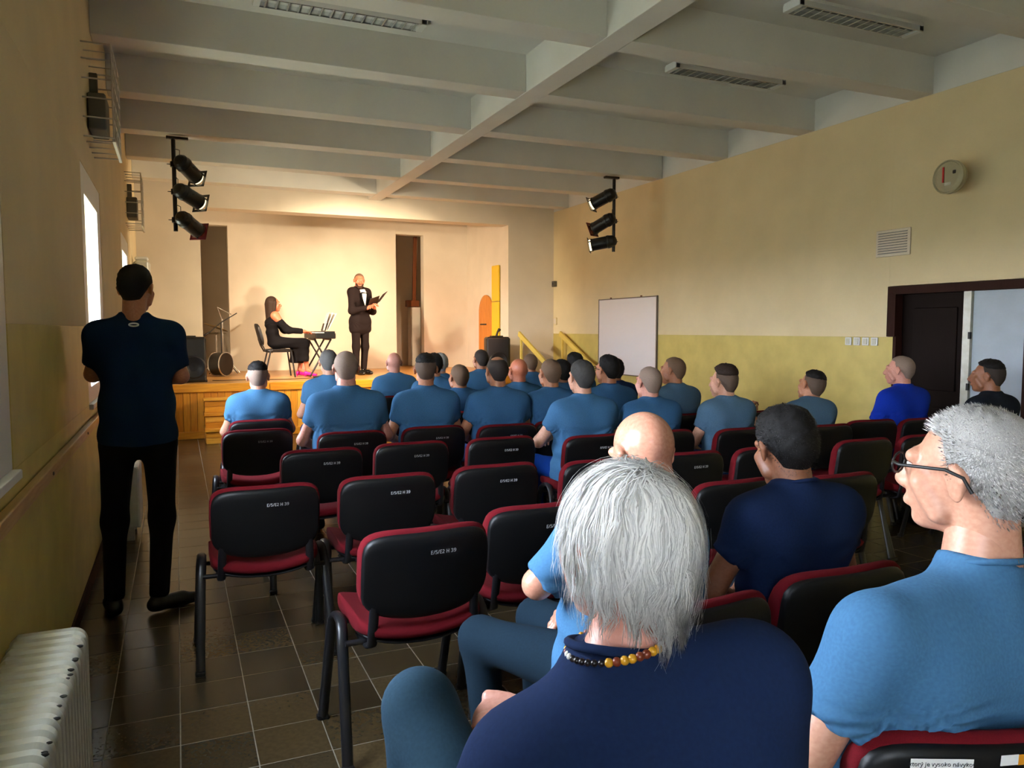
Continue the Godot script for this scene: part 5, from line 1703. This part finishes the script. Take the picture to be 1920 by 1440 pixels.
	part("control_panel", one_box(Vector3(0, 0.1, -0.11), Vector3(1.18, 0.03, 0.14), 0.006), M.drum, kb)
	var wk := one_box(Vector3.ZERO, Vector3(0.021, 0.012, 0.13), 0.002).mesh()
	var bk := one_box(Vector3.ZERO, Vector3(0.012, 0.014, 0.085), 0.002).mesh()
	for k in 49:
		put("white_key", wk, M.white_paint, kb).position = Vector3(-0.552 + 0.023 * k, 0.094, 0.045)
		if k % 7 in [0, 1, 3, 4, 5]:
			put("black_key", bk, M.black, kb).position = Vector3(-0.5405 + 0.023 * k, 0.104, 0.022)
	var ks := thing("keyboard_stand", "black X-shaped folding stand under the keyboard", "stand", Vector3(2.05, STAGE_Y, -12.55), -PI / 2)
	for s in [-1.0, 1.0]:
		for q in [-1.0, 1.0]:
			mb = MB.new()
			tube(mb, [Vector3(s * 0.3 + q * 0.02, 0.02, q * 0.2 - 0.04), Vector3(s * 0.3 + q * 0.02, 0.58, -q * 0.12 - 0.04)], 0.014, 8)
			part("leg", mb, M.metal_black, ks)
	for q in [-1.0, 1.0]:
		mb = MB.new()
		tube(mb, [Vector3(-0.34, 0.018, q * 0.2 - 0.04), Vector3(0.34, 0.018, q * 0.2 - 0.04)], 0.014, 8)
		part("foot_bar", mb, M.metal_black, ks)
		mb = MB.new()
		tube(mb, [Vector3(-0.34, 0.585, q * 0.12 - 0.04), Vector3(0.34, 0.585, q * 0.12 - 0.04)], 0.014, 8)
		part("support_bar", mb, M.metal_black, ks)
	var ms := thing("sheet_music", "open white sheet music leaning on the keyboard", "sheet music", Vector3(2.15, STAGE_Y + 0.72, -12.55), -PI / 2)
	part("music_rest", one_box(Vector3(0, 0.06, -0.02), Vector3(0.4, 0.13, 0.01), 0.003, Basis(Vector3.RIGHT, -0.3)), M.black, ms)
	for k in 3:
		part("page", one_box(Vector3(0.0 + 0.012 * k, 0.15, -0.04 - 0.03 * k), Vector3(0.42, 0.3, 0.002), 0.0005, Basis(Vector3.RIGHT, -0.28 - 0.1 * k) * Basis(Vector3.UP, 0.06 * (k - 1))), M.paper, ms)
	var pd := thing("sustain_pedal", "small black pedal on the stage floor before the pink shoes", "pedal", Vector3(2.0, STAGE_Y, -12.1), -PI / 2)
	part("base", one_box(Vector3(0, 0.012, 0), Vector3(0.08, 0.024, 0.18), 0.006), M.black, pd)
	part("lever", one_box(Vector3(0, 0.035, -0.03), Vector3(0.05, 0.012, 0.12), 0.004), M.chrome, pd)
	mb = MB.new()
	tube(mb, [Vector3(2.05, STAGE_Y + 0.6, -12.7), Vector3(2.2, STAGE_Y + 0.2, -12.7), Vector3(2.22, STAGE_Y + 0.008, -12.5), Vector3(2.0, STAGE_Y + 0.006, -12.0), Vector3(1.5, STAGE_Y + 0.006, -11.8), Vector3(0.9, STAGE_Y + 0.006, -11.9), Vector3(0.45, STAGE_Y + 0.006, -11.9)], 0.005, 6)
	tag(part("cable", mb, M.black), "black cable running over the stage from keyboard to floor loudspeaker", "cable")

func singer() -> void:
	var at := Vector3(2.76, STAGE_Y, -12.6)
	var p := person("bearded man in dark suit and bow tie singing on the stage", {
		"stand": true, "at": at, "turn": PI + 0.5, "top": 1.66, "sw": 0.88, "fat": 0.9, "hs": 1.03, "cell": 0.013, "head_cell": 0.0055, "look": Vector3(-0.1, -0.55, 0.06), "shirt": "tux", "skin": "skin_red", "pants": "tux", "eyes": true, "sleeve": 1.3, "top_name": "jacket", "leg_cell": 0.015, "hair": buzz("stubble_brown"),
		"J": {"ell": Vector3(-0.225, 1.04, -0.06), "wrl": Vector3(-0.06, 1.1, -0.27), "htl": Vector3(0.06, 1.15, -0.32), "elr": Vector3(0.225, 1.04, -0.06), "wrr": Vector3(0.06, 1.1, -0.29), "htr": Vector3(-0.04, 1.18, -0.34), "hpl": Vector3(-0.09, 0.82, 0), "hpr": Vector3(0.09, 0.82, 0), "hip": Vector3(0, 0.86, 0), "knl": Vector3(-0.09, 0.46, -0.01), "knr": Vector3(0.1, 0.46, -0.01), "anl": Vector3(-0.08, 0.09, 0.02), "anr": Vector3(0.1, 0.09, 0.0)},
		"more_shirt": [[0, Vector3(-0.085, 0.88, 0), Vector3(0.085, 0.88, 0), 0.115, 0.115], [0, Vector3(-0.09, 0.76, 0), Vector3(0.09, 0.76, 0), 0.11, 0.11]]})
	var mb := MB.new()
	var pa := PackedVector2Array([Vector2(-0.05, 0.16), Vector2(0.05, 0.16), Vector2(0.045, 0.08), Vector2(0.0, -0.1), Vector2(-0.045, 0.08)])
	prism(mb, pa, 0.02, Transform3D(Basis(Vector3.RIGHT, 0.12), Vector3(0, 1.2, -0.115)), 0.004)
	part("shirt_front", mb, M.white_cloth, p)
	mb = MB.new()
	field(mb, [[0, Vector3(0, 1.335, -0.06), Vector3(0, 1.385, -0.05), 0.058, 0.056, true, true]], 0.009, 0.004)
	part("collar", mb, M.white_cloth, p)
	mb = MB.new()
	for s in [-1.0, 1.0]:
		tube(mb, [Vector3(0, 1.335, -0.128), Vector3(s * 0.022, 1.337, -0.13), Vector3(s * 0.05, 1.338, -0.12)], [0.007, 0.014, 0.022], 8, 0.5)
	part("bow_tie", mb, M.black, p)
	for s in [-1.0, 1.0]:
		mb = MB.new()
		prism(mb, PackedVector2Array([Vector2(s * 0.05, 0.15), Vector2(s * 0.085, 0.13), Vector2(s * 0.075, 0.03), Vector2(s * 0.008, -0.13), Vector2(s * 0.0, -0.12), Vector2(s * 0.045, 0.06)]), 0.012, Transform3D(Basis(Vector3.RIGHT, 0.12), Vector3(0, 1.2, -0.122)), 0.002)
		part("lapel", mb, M.black_cloth, p)
	mb = MB.new()
	field(mb, [[0, Vector3(-0.04, -0.055, -0.055), Vector3(-0.015, -0.098, -0.075), 0.022, 0.02], [0, Vector3(0.04, -0.055, -0.055), Vector3(0.015, -0.098, -0.075), 0.022, 0.02], [0, Vector3(-0.015, -0.1, -0.076), Vector3(0.015, -0.1, -0.076), 0.022, 0.022], [0, Vector3(-0.022, -0.048, -0.092), Vector3(0.022, -0.048, -0.092), 0.0065, 0.0065], [0, Vector3(-0.05, 0.0, -0.035), Vector3(-0.042, -0.06, -0.05), 0.014, 0.018], [0, Vector3(0.05, 0.0, -0.035), Vector3(0.042, -0.06, -0.05), 0.014, 0.018]], 0.0055, 0.004)
	part("beard", mb, M.beard, p).transform = Transform3D(p.get_meta("head_basis"), p.get_meta("head_at"))
	# the folder in his hands
	var fo := thing("music_folder", "open black music folder held by the singer", "folder", at + Vector3(0, 1.15, 0), PI + 0.5)
	for s in [-1.0, 1.0]:
		part("cover", one_box(Vector3(-0.06 + s * 0.082, 0.075 - s * 0.03, -0.36), Vector3(0.175, 0.24, 0.006), 0.002, Basis(Vector3.BACK, -0.35) * Basis(Vector3.UP, -s * 0.35) * Basis(Vector3.RIGHT, -0.9)), M.black, fo)
		part("page", one_box(Vector3(-0.06 + s * 0.08, 0.08 - s * 0.03, -0.353), Vector3(0.16, 0.22, 0.004), 0.001, Basis(Vector3.BACK, -0.35) * Basis(Vector3.UP, -s * 0.35) * Basis(Vector3.RIGHT, -0.9)), M.paper, fo)
